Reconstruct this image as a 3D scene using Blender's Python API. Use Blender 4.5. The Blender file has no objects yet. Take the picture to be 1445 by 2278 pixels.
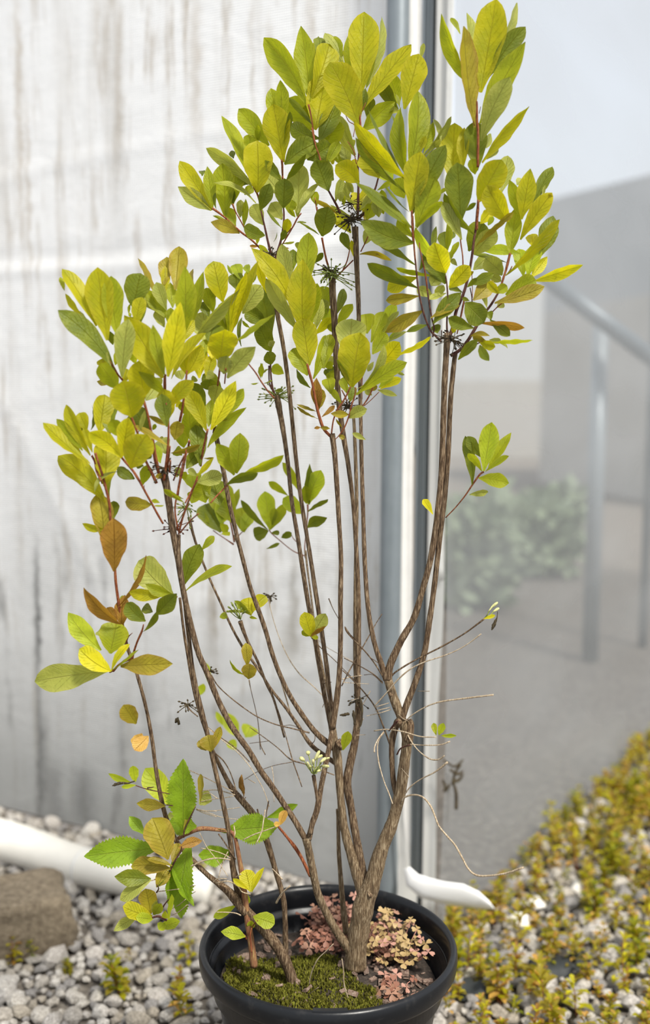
import bpy, bmesh, math, random
from mathutils import Vector, Matrix
import numpy as np

C = bpy.context.scene.collection
S = bpy.context.scene
PI = math.pi

# ------------------------------------------------------------------ camera
F = 2400.0
CAM = Vector((0.0, 0.0, 0.83))
PITCH = math.radians(6.0)
ROLL = math.radians(0.37)
cam_data = bpy.data.cameras.new('camera')
cam = bpy.data.objects.new('camera', cam_data)
C.objects.link(cam)
cam_data.sensor_fit = 'VERTICAL'
cam_data.sensor_height = 36.0
cam_data.lens = 36.0 * F / 2278.0
cam_data.clip_start = 0.05
cam_data.clip_end = 200
cam.matrix_world = (Matrix.Translation(CAM) @ Matrix.Rotation(PI / 2 - PITCH, 4, 'X')
                    @ Matrix.Rotation(ROLL, 4, 'Z'))
cam_data.dof.use_dof = True
cam_data.dof.focus_distance = 1.12
cam_data.dof.aperture_fstop = 2.9
S.camera = cam
RM = cam.matrix_world.to_3x3()

# ------------------------------------------------------------------ light
world = bpy.data.worlds.new('sky')
S.world = world
world.use_nodes = True
wn = world.node_tree
wn.nodes.clear()
wo = wn.nodes.new('ShaderNodeOutputWorld')
wb = wn.nodes.new('ShaderNodeBackground')
sky = wn.nodes.new('ShaderNodeTexSky')
sky.sky_type = 'NISHITA'
sky.sun_disc = False
sky.sun_elevation = math.radians(58)
sky.sun_rotation = math.radians(100)
sky.dust_density = 2.5
sky.air_density = 1.0
mixw = wn.nodes.new('ShaderNodeMixRGB')
mixw.inputs[0].default_value = 0.72
mixw.inputs[2].default_value = (6.8, 6.95, 7.1, 1)
wn.links.new(sky.outputs[0], mixw.inputs[1])
wn.links.new(mixw.outputs[0], wb.inputs[0])
wb.inputs[1].default_value = 0.135
wn.links.new(wb.outputs[0], wo.inputs[0])

sun_d = bpy.data.lights.new('sun', 'SUN')
sun_d.energy = 4.6
sun_d.angle = math.radians(9)
sun_d.color = (1.0, 0.96, 0.88)
sun = bpy.data.objects.new('sun', sun_d)
C.objects.link(sun)
SUN_DIR = Vector((0.34, -0.50, 0.80)).normalized()      # towards the sun
sun.rotation_euler = SUN_DIR.to_track_quat('Z', 'Y').to_euler()

S.view_settings.view_transform = 'Standard'
S.view_settings.look = 'None'
S.view_settings.gamma = 1.0
S.view_settings.use_curve_mapping = False
S.view_settings.exposure = 0.30

# ------------------------------------------------------------------ helpers
def ray(x, y):
    return RM @ Vector(((x - 722.5) / F, (1139.0 - y) / F, -1.0))

def at(x, y, Y):
    """point in the place seen at photo pixel x, y, standing on the plane at distance Y"""
    d = ray(x, y)
    return CAM + d * (Y / d.y)

def on_ground(x, y, z=0.0):
    d = ray(x, y)
    return CAM + d * ((z - CAM.z) / d.z)

def px(p):
    """how many metres one photo pixel covers at point p"""
    return (p - CAM).dot(RM @ Vector((0, 0, -1))) / F

def tag(o, label=None, cat=None, group=None, kind=None):
    if label: o['label'] = label
    if cat: o['category'] = cat
    if group: o['group'] = group
    if kind: o['kind'] = kind
    return o

def empty(name, loc, label=None, cat=None, group=None, kind=None):
    o = bpy.data.objects.new(name, None)
    C.objects.link(o)
    o.location = loc
    o.empty_display_size = 0.02
    return tag(o, label, cat, group, kind)

def mesh_obj(name, verts, faces, mats, parent=None, mi=None, uvs=None, smooth=True, cols=None):
    me = bpy.data.meshes.new(name)
    off = Vector((0, 0, 0))
    if parent is not None:
        off = parent.location
        pp = parent.parent
        while pp is not None:
            off = off + pp.location
            pp = pp.parent
    me.from_pydata([tuple(Vector(v) - off) for v in verts], [], faces)
    if not isinstance(mats, (list, tuple)): mats = [mats]
    for m in mats: me.materials.append(m)
    if mi is not None: me.polygons.foreach_set('material_index', mi)
    me.polygons.foreach_set('use_smooth', [smooth] * len(me.polygons))
    if uvs is not None:
        ul = me.uv_layers.new(name='UVMap')
        li = np.empty(len(me.loops), dtype=np.int32)
        me.loops.foreach_get('vertex_index', li)
        ul.data.foreach_set('uv', np.asarray(uvs, dtype=np.float32)[li].ravel())
    if cols is not None:
        ca = me.color_attributes.new('tone', 'FLOAT_COLOR', 'POINT')
        ca.data.foreach_set('color', np.asarray(cols, dtype=np.float32).ravel())
    me.update()
    o = bpy.data.objects.new(name, me)
    C.objects.link(o)
    if parent is not None: o.parent = parent
    return o

class MB:
    """collects shapes that belong to one mesh"""
    def __init__(s): s.v = []; s.f = []; s.uv = []; s.mi = []; s.col = []
    def add(s, v, f, uv=None, mi=0, col=None):
        n = len(s.v)
        s.v += [Vector(q) for q in v]
        s.f += [tuple(i + n for i in q) for q in f]
        s.uv += (uv if uv is not None else [(0, 0)] * len(v))
        s.mi += [mi] * len(f)
        s.col += [col or (1, 1, 1, 1)] * len(v)
    def build(s, name, mats, parent=None, smooth=True):
        return mesh_obj(name, s.v, s.f, mats, parent, s.mi, s.uv, smooth, s.col)

def catmull(P, n):
    """smooth path through control values (tuples of floats)"""
    P = [np.array(p, dtype=float) for p in P]
    if len(P) == 2:
        return [P[0] + (P[1] - P[0]) * i / n for i in range(n + 1)]
    Q = [2 * P[0] - P[1]] + P + [2 * P[-1] - P[-2]]
    out = []
    for k in range(1, len(Q) - 2):
        a, b, c, d = Q[k - 1], Q[k], Q[k + 1], Q[k + 2]
        for i in range(n):
            t = i / n
            out.append(0.5 * ((2 * b) + (-a + c) * t + (2 * a - 5 * b + 4 * c - d) * t * t + (-a + 3 * b - 3 * c + d) * t ** 3))
    out.append(P[-1])
    return out

def tube(mb, pts, rad, seg=8, rough=0.0, rng=None, mi=0, col=None, cap=True):
    pts = [Vector(p) for p in pts]
    n = len(pts)
    vs, fs, uv = [], [], []
    up = None
    L = 0
    for i, p in enumerate(pts):
        t = (pts[min(i + 1, n - 1)] - pts[max(i - 1, 0)])
        if t.length < 1e-9: t = Vector((0, 0, 1))
        t.normalize()
        if up is None:
            up = t.cross(Vector((0.3, 1, 0.1))).normalized()
        up = (up - t * up.dot(t)).normalized()
        w = t.cross(up)
        r = rad[i]
        if i: L += (p - pts[i - 1]).length
        for k in range(seg):
            a = 2 * PI * k / seg
            rr = r * (1 + (rng.uniform(-rough, rough) if rng else 0))
            vs.append(p + (up * math.cos(a) + w * math.sin(a)) * rr)
            uv.append((k / seg, L * 20))
    for i in range(n - 1):
        for k in range(seg):
            a, b = i * seg + k, i * seg + (k + 1) % seg
            fs.append((a, b, b + seg, a + seg))
    if cap:
        fs.append(tuple(range(seg))[::-1])
        fs.append(tuple(range((n - 1) * seg, n * seg)))
    mb.add(vs, fs, uv, mi, col)

def box_mb(mb, lo, hi, mi=0, M=None):
    x0, y0, z0 = lo; x1, y1, z1 = hi
    v = [(x0,y0,z0),(x1,y0,z0),(x1,y1,z0),(x0,y1,z0),(x0,y0,z1),(x1,y0,z1),(x1,y1,z1),(x0,y1,z1)]
    v = [Vector(q) for q in v]
    if M is not None: v = [M @ q for q in v]
    mb.add(v, [(0,3,2,1),(4,5,6,7),(0,1,5,4),(1,2,6,5),(2,3,7,6),(3,0,4,7)], None, mi)

def lathe(profile, cx, cy, seg=96, wob=0.0):
    v, f = [], []
    m = len(profile)
    for k in range(seg):
        a = 2 * PI * k / seg
        for r, z in profile:
            v.append((cx + r * math.cos(a), cy + r * math.sin(a), z))
    for k in range(seg):
        for i in range(m - 1):
            a = k * m + i; b = ((k + 1) % seg) * m + i
            f.append((a, b, b + 1, a + 1))
    return v, f

# ------------------------------------------------------------------ materials
def mat(name):
    m = bpy.data.materials.new(name)
    m.use_nodes = True
    nt = m.node_tree
    nt.nodes.clear()
    out = nt.nodes.new('ShaderNodeOutputMaterial')
    return m, nt, out
def N(nt, t, **k):
    n = nt.nodes.new(t)
    for a, b in k.items(): setattr(n, a, b)
    return n
def ramp(nt, stops, src=None):
    r = N(nt, 'ShaderNodeValToRGB')
    e = r.color_ramp.elements
    while len(e) < len(stops): e.new(0.5)
    for i, (p, c) in enumerate(stops):
        e[i].position = p
        e[i].color = tuple(c) + (1,) if len(c) == 3 else c
    if src is not None: nt.links.new(src, r.inputs[0])
    return r
def noise(nt, vec, scale, detail=4, rough=0.55):
    n = N(nt, 'ShaderNodeTexNoise')
    n.inputs['Scale'].default_value = scale
    n.inputs['Detail'].default_value = detail
    n.inputs['Roughness'].default_value = rough
    if vec is not None: nt.links.new(vec, n.inputs['Vector'])
    return n
def mapping(nt, vec, scale=(1, 1, 1), rot=(0, 0, 0)):
    m = N(nt, 'ShaderNodeMapping')
    m.inputs['Scale'].default_value = scale
    m.inputs['Rotation'].default_value = rot
    nt.links.new(vec, m.inputs[0])
    return m
def math_(nt, op, a, b=None):
    m = N(nt, 'ShaderNodeMath', operation=op)
    for i, q in enumerate((a, b)):
        if q is None: continue
        if isinstance(q, (int, float)): m.inputs[i].default_value = q
        else: nt.links.new(q, m.inputs[i])
    return m.outputs[0]
def mixc(nt, fac, a, b, mode='MIX'):
    m = N(nt, 'ShaderNodeMixRGB', blend_type=mode)
    for i, q in ((0, fac), (1, a), (2, b)):
        if isinstance(q, (int, float)): m.inputs[i].default_value = q
        elif isinstance(q, tuple): m.inputs[i].default_value = q + (1,) if len(q) == 3 else q
        else: nt.links.new(q, m.inputs[i])
    return m.outputs[0]
def bump(nt, h, strength, dist=0.002):
    b = N(nt, 'ShaderNodeBump')
    b.inputs['Strength'].default_value = strength
    b.inputs['Distance'].default_value = dist
    nt.links.new(h, b.inputs['Height'])
    return b.outputs[0]
def principled(nt, out, col, rough=0.6, normal=None, metal=0.0, spec=0.5):
    p = N(nt, 'ShaderNodeBsdfPrincipled')
    if isinstance(col, tuple): p.inputs['Base Color'].default_value = col + (1,)
    else: nt.links.new(col, p.inputs['Base Color'])
    if isinstance(rough, (int, float)): p.inputs['Roughness'].default_value = rough
    else: nt.links.new(rough, p.inputs['Roughness'])
    p.inputs['Metallic'].default_value = metal
    p.inputs['Specular IOR Level'].default_value = spec
    if normal is not None: nt.links.new(normal, p.inputs['Normal'])
    if out is not None: nt.links.new(p.outputs[0], out.inputs[0])
    return p

def leaf_mat(name, c1, c2, vein, edge, trans=0.58, spots=0.35):
    """leaf blade: two tones in patches, paler midrib and side veins from the blade's own uv"""
    m, nt, out = mat(name)
    tc = N(nt, 'ShaderNodeTexCoord')
    sp = N(nt, 'ShaderNodeSeparateXYZ')
    nt.links.new(tc.outputs['UV'], sp.inputs[0])
    frac = math_(nt, 'FRACT', sp.outputs[0])
    au = math_(nt, 'ABSOLUTE', math_(nt, 'SUBTRACT', frac, 0.5))
    n1 = noise(nt, tc.outputs['Object'], 55, 3)
    n2 = noise(nt, tc.outputs['Object'], 420, 3)
    vv = sp.outputs[1]
    veinw = math_(nt, 'SINE', math_(nt, 'MULTIPLY', math_(nt, 'SUBTRACT', vv, math_(nt, 'MULTIPLY', au, 0.55)), 58.0))
    veinw = math_(nt, 'ADD', veinw, math_(nt, 'MULTIPLY', math_(nt, 'SUBTRACT', n1.outputs[0], 0.5), 1.6))
    side = ramp(nt, [(0.82, (0, 0, 0)), (1.0, (1, 1, 1))], veinw)
    mid = ramp(nt, [(0.0, (1, 1, 1)), (0.022, (0, 0, 0))], au)
    base = mixc(nt, ramp(nt, [(0.38, (0, 0, 0)), (0.66, (1, 1, 1))], n1.outputs[0]).outputs[0], c1, c2)
    tipf = ramp(nt, [(0.30, (0, 0, 0)), (0.5, (1, 1, 1))], au)
    base = mixc(nt, math_(nt, 'MULTIPLY', tipf.outputs[0], 0.45), base, edge)
    base = mixc(nt, math_(nt, 'MULTIPLY', side.outputs[0], 0.16), base, vein)
    base = mixc(nt, math_(nt, 'MULTIPLY', mid.outputs[0], 0.75), base, vein)
    n3 = noise(nt, tc.outputs['Object'], 160, 2)
    sp_ = ramp(nt, [(0.70, (0, 0, 0)), (0.76, (1, 1, 1))], n3.outputs[0])
    base = mixc(nt, math_(nt, 'MULTIPLY', sp_.outputs[0], spots), base, (0.16, 0.10, 0.02))
    h = math_(nt, 'ADD', math_(nt, 'MULTIPLY', n2.outputs[0], 0.45), math_(nt, 'MULTIPLY', side.outputs[0], -0.5))
    h = math_(nt, 'SUBTRACT', h, math_(nt, 'MULTIPLY', mid.outputs[0], 0.9))
    nb = bump(nt, h, 0.9, 0.0012)
    p = principled(nt, None, base, 0.48, nb, 0, 0.32)
    tr = N(nt, 'ShaderNodeBsdfTranslucent')
    warm = mixc(nt, 1.0, base, (1.25, 1.22, 0.55, 1), 'MULTIPLY')
    nt.links.new(warm, tr.inputs[0])
    nt.links.new(nb, tr.inputs['Normal'])
    ms = N(nt, 'ShaderNodeMixShader')
    ms.inputs[0].default_value = trans
    nt.links.new(p.outputs[0], ms.inputs[1])
    nt.links.new(tr.outputs[0], ms.inputs[2])
    nt.links.new(ms.outputs[0], out.inputs[0])
    return m

LEAF = {
 'Y': leaf_mat('leaf_bright_yellow', (0.710, 0.637, 0.017), (0.538, 0.531, 0.017), (0.435, 0.361, 0.028), (0.847, 0.743, 0.075)),
 'y': leaf_mat('leaf_yellow_green', (0.481, 0.446, 0.011), (0.355, 0.361, 0.011), (0.549, 0.489, 0.066), (0.596, 0.509, 0.038)),
 'g': leaf_mat('leaf_green', (0.355, 0.388, 0.017), (0.263, 0.308, 0.014), (0.481, 0.467, 0.075), (0.458, 0.446, 0.038)),
 'G': leaf_mat('leaf_fresh_green', (0.458, 0.531, 0.033), (0.355, 0.436, 0.026), (0.572, 0.595, 0.132), (0.572, 0.595, 0.075)),
 'd': leaf_mat('leaf_deep_green', (0.172, 0.202, 0.011), (0.120, 0.154, 0.010), (0.275, 0.287, 0.033), (0.217, 0.223, 0.019), 0.40),
 'p': leaf_mat('leaf_pale_underside', (0.377, 0.393, 0.080), (0.298, 0.329, 0.062), (0.481, 0.467, 0.142), (0.458, 0.446, 0.122), 0.42),
 'o': leaf_mat('leaf_olive', (0.332, 0.276, 0.021), (0.252, 0.196, 0.017), (0.389, 0.319, 0.057), (0.389, 0.234, 0.047), 0.42, 0.8),
 'b': leaf_mat('leaf_bronze', (0.355, 0.191, 0.028), (0.263, 0.143, 0.023), (0.298, 0.128, 0.033), (0.412, 0.191, 0.047), 0.42, 0.9),
 's': leaf_mat('leaf_toothed_weed', (0.229, 0.350, 0.017), (0.178, 0.282, 0.014), (0.389, 0.489, 0.085), (0.252, 0.350, 0.023), 0.42, 0.1),
 't': leaf_mat('leaf_tan', (0.663, 0.403, 0.094), (0.549, 0.308, 0.066), (0.503, 0.276, 0.075), (0.663, 0.425, 0.142), 0.42, 0.8),
}
LK = list(LEAF.keys())
LMATS = [LEAF[k] for k in LK]

def bark_mat(name, c1, c2, c3, sc=1.0):
    m, nt, out = mat(name)
    tc = N(nt, 'ShaderNodeTexCoord')
    mp = mapping(nt, tc.outputs['Object'], (900 * sc, 900 * sc, 80 * sc))
    n1 = noise(nt, mp.outputs[0], 1.0, 5, 0.65)
    n2 = noise(nt, tc.outputs['Object'], 45, 4)
    col = ramp(nt, [(0.38, c1), (0.51, c2), (0.66, c3)], n1.outputs[0])
    col2 = mixc(nt, math_(nt, 'MULTIPLY', n2.outputs[0], 0.3), col.outputs[0], c2)
    principled(nt, out, col2, 0.85, bump(nt, n1.outputs[0], 0.9, 0.0012), 0, 0.2)
    return m
BARK = bark_mat('bark_brown', (0.030, 0.017, 0.010), (0.115, 0.072, 0.040), (0.34, 0.25, 0.155))
BARKG = bark_mat('bark_grey_brown', (0.05, 0.032, 0.018), (0.165, 0.112, 0.062), (0.40, 0.32, 0.205))
SHOOT = bark_mat('shoot_red_brown', (0.10, 0.022, 0.012), (0.24, 0.07, 0.028), (0.38, 0.16, 0.06))
DARKSHOOT = bark_mat('shoot_dark', (0.035, 0.014, 0.012), (0.09, 0.035, 0.025), (0.18, 0.09, 0.06))
TWIG = bark_mat('twig_dry', (0.22, 0.15, 0.09), (0.42, 0.33, 0.22), (0.62, 0.53, 0.40))
HUSK = bark_mat('husk_dark', (0.02, 0.014, 0.01), (0.06, 0.045, 0.025), (0.13, 0.10, 0.05))
BUD = bark_mat('bud_cream', (0.36, 0.38, 0.12), (0.54, 0.52, 0.24), (0.68, 0.64, 0.36))
GSTALK = bark_mat('stalk_green', (0.10, 0.13, 0.025), (0.20, 0.24, 0.05), (0.32, 0.35, 0.11))

# ------------------------------------------------------------------ leaf blade
PROF = [(0, .10), (.05, .17), (.12, .29), (.25, .54), (.4, .79), (.55, .95), (.66, 1.0), (.76, .96), (.85, .78), (.92, .52), (.97, .25), (1, .02)]
PROF_ROUND = [(0, .08), (.05, .16), (.12, .36), (.25, .64), (.4, .86), (.55, .97), (.66, 1.0), (.78, .95), (.88, .76), (.95, .48), (.99, .2), (1, .02)]
PROF_ELL = [(0, .10), (.05, .18), (.12, .33), (.25, .64), (.4, .91), (.52, 1.0), (.65, .95), (.78, .72), (.88, .44), (.95, .2), (.99, .06), (1, .01)]
def prof(P, v):
    for (a, x), (b, y) in zip(P, P[1:]):
        if v <= b:
            t = (v - a) / (b - a)
            return x + (y - x) * t
    return 0.0

def leaf_geo(B, T, w, rng, kind='g', curve=0.0, wide=None, nv=15, hu=3, bow=None):
    """B base, T tip, w width as it shows, all in metres; the blade turns about its own axis if it shows narrow"""
    a = T - B
    B = B - a * 0.035
    T = T + a * 0.02
    a = T - B
    L = a.length
    if L < 1e-6: return [], [], []
    ax = a / L
    mid = (B + T) / 2
    n = (CAM - mid).normalized()
    s = ax.cross(n)
    s.normalize()
    n = s.cross(ax).normalized()
    w *= 1.20
    W = max(w * 1.02, 0.30 * L if wide is None else wide * L)
    W = min(W, max(w * 3.2, 0.2 * L))
    c = min(1.0, w / W)
    phi = math.acos(c) * rng.choice((-1, 1))
    if abs(phi) < 0.3: phi = rng.uniform(-0.25, 0.25)
    sd = s * math.cos(phi) + n * math.sin(phi)
    nn = n * math.cos(phi) - s * math.sin(phi)
    fold = rng.uniform(0.12, 0.42)
    if bow is None: bow = rng.uniform(-0.07, 0.09)
    ripA = rng.uniform(0.01, 0.035) * W
    ripF = rng.uniform(2.2, 4.2)
    ph = rng.uniform(0, 6.28)
    ph2 = rng.uniform(0, 6.28)
    lop = rng.uniform(-0.05, 0.05)
    P = PROF_ELL if kind == 's' else (PROF_ROUND if W / L > 0.52 else (PROF if rng.random() < 0.6 else PROF_ELL))
    twist = rng.uniform(-0.35, 0.35)
    vs, uv, fs = [], [], []
    if kind == 's':
        nv = 44
    ku = rng.randint(0, 40)
    for i in range(nv + 1):
        v = i / nv
        hw = prof(P, v) * W / 2
        if kind == 's' and 0.12 < v < 0.97 and i % 2:
            hw *= 0.85
        q = B + a * v
        arch = 4 * v * (1 - v)
        q = q + nn * (bow * L * arch) + s * (curve * arch)
        tw = twist * (v - 0.5)
        sdv = sd * math.cos(tw) + nn * math.sin(tw)
        nnv = nn * math.cos(tw) - sd * math.sin(tw)
        for k in range(-hu, hu + 1):
            u = k / hu
            off = sdv * (u * hw * (1 + lop * (1 if u > 0 else -1)))
            lift = abs(u) * hw * fold + (u * u) * ripA * math.sin(ripF * 6.28 * v + ph + (ph2 if u > 0 else 0))
            edge_wob = 1 + 0.035 * math.sin(v * 17 + ph2 + u * 2) * abs(u)
            vs.append(q + off * edge_wob + nnv * lift)
            uv.append((ku + 0.5 + 0.499 * u, v))
    m = 2 * hu + 1
    for i in range(nv):
        for k in range(m - 1):
            b = i * m + k
            fs.append((b, b + 1, b + m + 1, b + m))
    return vs, fs, uv

# ------------------------------------------------------------------ the setting: ground
GP = on_ground                      # shorthand
def ground_mat():
    m, nt, out = mat('soil_and_grit')
    tc = N(nt, 'ShaderNodeTexCoord')
    n1 = noise(nt, tc.outputs['Object'], 60, 6, 0.7)
    n2 = noise(nt, tc.outputs['Object'], 5, 3)
    c = ramp(nt, [(0.35, (0.07, 0.06, 0.048)), (0.55, (0.19, 0.165, 0.135)), (0.7, (0.40, 0.36, 0.31))], n1.outputs[0])
    c2 = mixc(nt, math_(nt, 'MULTIPLY', n2.outputs[0], 0.5), c.outputs[0], (0.22, 0.19, 0.16))
    principled(nt, out, c2, 0.95, bump(nt, n1.outputs[0], 1.0, 0.01))
    return m
gv, gf = [], []
GN = 60
for j in range(GN + 1):
    for i in range(GN + 1):
        u, v = i / GN, j / GN
        x = (u - 0.5) * 2; x = x * abs(x) * 14
        y = 0.2 + v * v * 24
        gv.append((x, y, 0.003 * math.sin(x * 9 + y * 5) - 0.004))
for j in range(GN):
    for i in range(GN):
        a = j * (GN + 1) + i
        gf.append((a, a + 1, a + GN + 2, a + GN + 1))
tag(mesh_obj('floor', gv, gf, ground_mat()), 'grey gritty ground under the gravel', kind='structure')

# ------------------------------------------------------------------ walls of the plastic house
WL_A = Vector((0.135, 1.725, 0))        # corner end
WL_B = Vector((-0.66, 2.12, 0))
WLd = (WL_B - WL_A).normalized()        # runs away to the left
WLn = Vector((WLd.y, -WLd.x, 0)); 
if WLn.y > 0: WLn = -WLn                # towards the camera
WR_A = Vector((0.182, 1.635, 0))
WR_B = Vector((0.80, 2.585, 0))
WRd = (WR_B - WR_A).normalized()
WRn = Vector((WRd.y, -WRd.x, 0))        # towards the camera and the right

def wall_s(x, y):
    d = ray(x, y)
    # where the sight line meets the sheet
    t = (WL_A - CAM).dot(WLn) / d.dot(WLn)
    p = CAM + d * t
    return (p - WL_A).dot(WLd), p.z
STAINS = [(40, 0, 520, 10, .55, 0), (62, 240, 640, 7, .5, 0), (265, 20, 330, 12, .45, 0), (262, 60, 560, 22, .22, 1), (437, 0, 300, 14, .45, 0), (385, 300, 620, 8, .35, 0),
          (600, 60, 260, 9, .4, 0), (215, 0, 140, 8, .35, 0), (690, 0, 90, 12, .35, 0), (560, 20, 110, 7, .3, 0), (78, 1230, 1480, 9, .85, 2), (84, 1420, 1830, 7, .6, 2),
          (92, 1590, 1800, 16, .55, 2), (178, 1380, 1500, 12, .5, 2), (270, 1560, 1700, 14, .35, 2), (185, 1720, 1820, 34, .55, 2), (470, 1340, 1480, 20, .4, 1),
          (655, 1240, 1420, 10, .6, 1), (650, 1380, 1460, 26, .5, 1), (560, 1300, 1480, 8, .3, 1), (120, 1700, 1840, 26, .45, 2), (330, 1500, 1660, 22, .3, 2), (135, 500, 760, 8, .3, 0), (470, 560, 900, 10, .22, 1)]
def cloth_mat():
    m, nt, out = mat('white_woven_sheet')
    tc = N(nt, 'ShaderNodeTexCoord')
    uv = tc.outputs['UV']               # metres along the wall, metres up
    ns = noise(nt, mapping(nt, uv, (15, 1.1, 1)).outputs[0], 1.0, 5, 0.62)
    nl = noise(nt, mapping(nt, uv, (34, 3.0, 1)).outputs[0], 1.0, 5, 0.7)
    nb = noise(nt, uv, 3.0, 4)
    nd = noise(nt, uv, 26.0, 5, 0.7)
    sep = N(nt, 'ShaderNodeSeparateXYZ'); nt.links.new(uv, sep.inputs[0])
    white = mixc(nt, nb.outputs[0], (0.93, 0.925, 0.915), (0.83, 0.83, 0.83))
    st = ramp(nt, [(0.55, (0, 0, 0)), (0.72, (1, 1, 1))], ns.outputs[0])
    st2 = ramp(nt, [(0.54, (0, 0, 0)), (0.68, (1, 1, 1))], nl.outputs[0])
    c = mixc(nt, math_(nt, 'MULTIPLY', st.outputs[0], 0.40), white, (0.46, 0.41, 0.34))
    c = mixc(nt, math_(nt, 'MULTIPLY', math_(nt, 'MULTIPLY', st2.outputs[0], nd.outputs[0]), 1.15), c, (0.36, 0.28, 0.18))
    # light fading down the sheet, painted into the colour and broken by blotches
    low = ramp(nt, [(0.0, (1, 1, 1)), (0.55, (0.42, 0.42, 0.42)), (1.0, (0, 0, 0))], math_(nt, 'MULTIPLY', sep.outputs[1], 0.95))
    blotch = ramp(nt, [(0.30, (0.3, 0.3, 0.3)), (0.62, (1, 1, 1))], nb.outputs[0])
    c = mixc(nt, math_(nt, 'MULTIPLY', math_(nt, 'MULTIPLY', low.outputs[0], blotch.outputs[0]), 0.80), c, (0.36, 0.36, 0.34))
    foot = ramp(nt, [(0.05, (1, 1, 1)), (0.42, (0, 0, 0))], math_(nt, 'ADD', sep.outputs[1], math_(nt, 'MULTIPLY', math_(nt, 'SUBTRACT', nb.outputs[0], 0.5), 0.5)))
    c = mixc(nt, math_(nt, 'MULTIPLY', foot.outputs[0], 0.62), c, (0.20, 0.20, 0.185))  # foot of the sheet darkened further, weaker light painted as grey
    blk = ramp(nt, [(0.60, (0, 0, 0)), (0.72, (1, 1, 1))], noise(nt, mapping(nt, uv, (9, 2.0, 1)).outputs[0], 1.6, 4, 0.6).outputs[0])
    c = mixc(nt, math_(nt, 'MULTIPLY', math_(nt, 'MULTIPLY', blk.outputs[0], low.outputs[0]), 0.95), c, (0.11, 0.105, 0.095))
    wob = math_(nt, 'MULTIPLY', math_(nt, 'SUBTRACT', nd.outputs[0], 0.5), 0.035)
    for (sx, sy0, sy1, hw, st_, kind) in STAINS:
        s0, za = wall_s(sx, sy0); s1, zb = wall_s(sx, sy1)
        w = hw * 0.00085
        sm, zm, hz = (s0 + s1) / 2, (za + zb) / 2, abs(za - zb) / 2 + 0.01
        du = math_(nt, 'DIVIDE', math_(nt, 'SUBTRACT', math_(nt, 'ADD', sep.outputs[0], wob), sm), w)
        dv = math_(nt, 'DIVIDE', math_(nt, 'SUBTRACT', math_(nt, 'ADD', sep.outputs[1], wob), zm), hz)
        r2 = math_(nt, 'ADD', math_(nt, 'MULTIPLY', du, du), math_(nt, 'POWER', math_(nt, 'ABSOLUTE', dv), 4.0))
        g_ = math_(nt, 'POWER', 2.718, math_(nt, 'MULTIPLY', r2, -1.0))
        g_ = math_(nt, 'MULTIPLY', g_, math_(nt, 'ADD', math_(nt, 'MULTIPLY', nd.outputs[0], 1.1), 0.35))
        c = mixc(nt, math_(nt, 'MINIMUM', math_(nt, 'MULTIPLY', g_, st_), 1.0), c, ((0.40, 0.31, 0.20), (0.28, 0.25, 0.20), (0.07, 0.07, 0.065))[kind])
    wx = N(nt, 'ShaderNodeTexWave'); wx.wave_type = 'BANDS'; wx.bands_direction = 'X'
    wx.inputs['Scale'].default_value = 75; nt.links.new(uv, wx.inputs[0])
    wy = N(nt, 'ShaderNodeTexWave'); wy.wave_type = 'BANDS'; wy.bands_direction = 'Y'
    wy.inputs['Scale'].default_value = 75; nt.links.new(uv, wy.inputs[0])
    weave = math_(nt, 'ADD', wx.outputs['Fac'], wy.outputs['Fac'])
    c = mixc(nt, math_(nt, 'MULTIPLY', weave, 0.05), c, (0.5, 0.5, 0.5))
    h = math_(nt, 'ADD', math_(nt, 'MULTIPLY', weave, 0.25), math_(nt, 'MULTIPLY', nd.outputs[0], 0.7))
    cr = noise(nt, mapping(nt, uv, (5, 9, 1), (0, 0, 0.5)).outputs[0], 1.4, 6, 0.62)
    cr.inputs['Distortion'].default_value = 0.3
    h = math_(nt, 'ADD', h, math_(nt, 'MULTIPLY', cr.outputs[0], 2.6))
    nrm = bump(nt, h, 0.45, 0.0035)
    p = principled(nt, None, c, 0.55, nrm, 0, 0.35)
    tr = N(nt, 'ShaderNodeBsdfTranslucent'); nt.links.new(c, tr.inputs[0])
    ms = N(nt, 'ShaderNodeMixShader'); ms.inputs[0].default_value = 0.30
    nt.links.new(p.outputs[0], ms.inputs[1]); nt.links.new(tr.outputs[0], ms.inputs[2])
    nt.links.new(ms.outputs[0], out.inputs[0])
    return m
CLOTH = cloth_mat()
LW, HW = 2.2, 1.95
nx, nz = 200, 220
v, f, uv = [], [], []
def ridge(d, w): return math.exp(-(d / w) ** 2)
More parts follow.
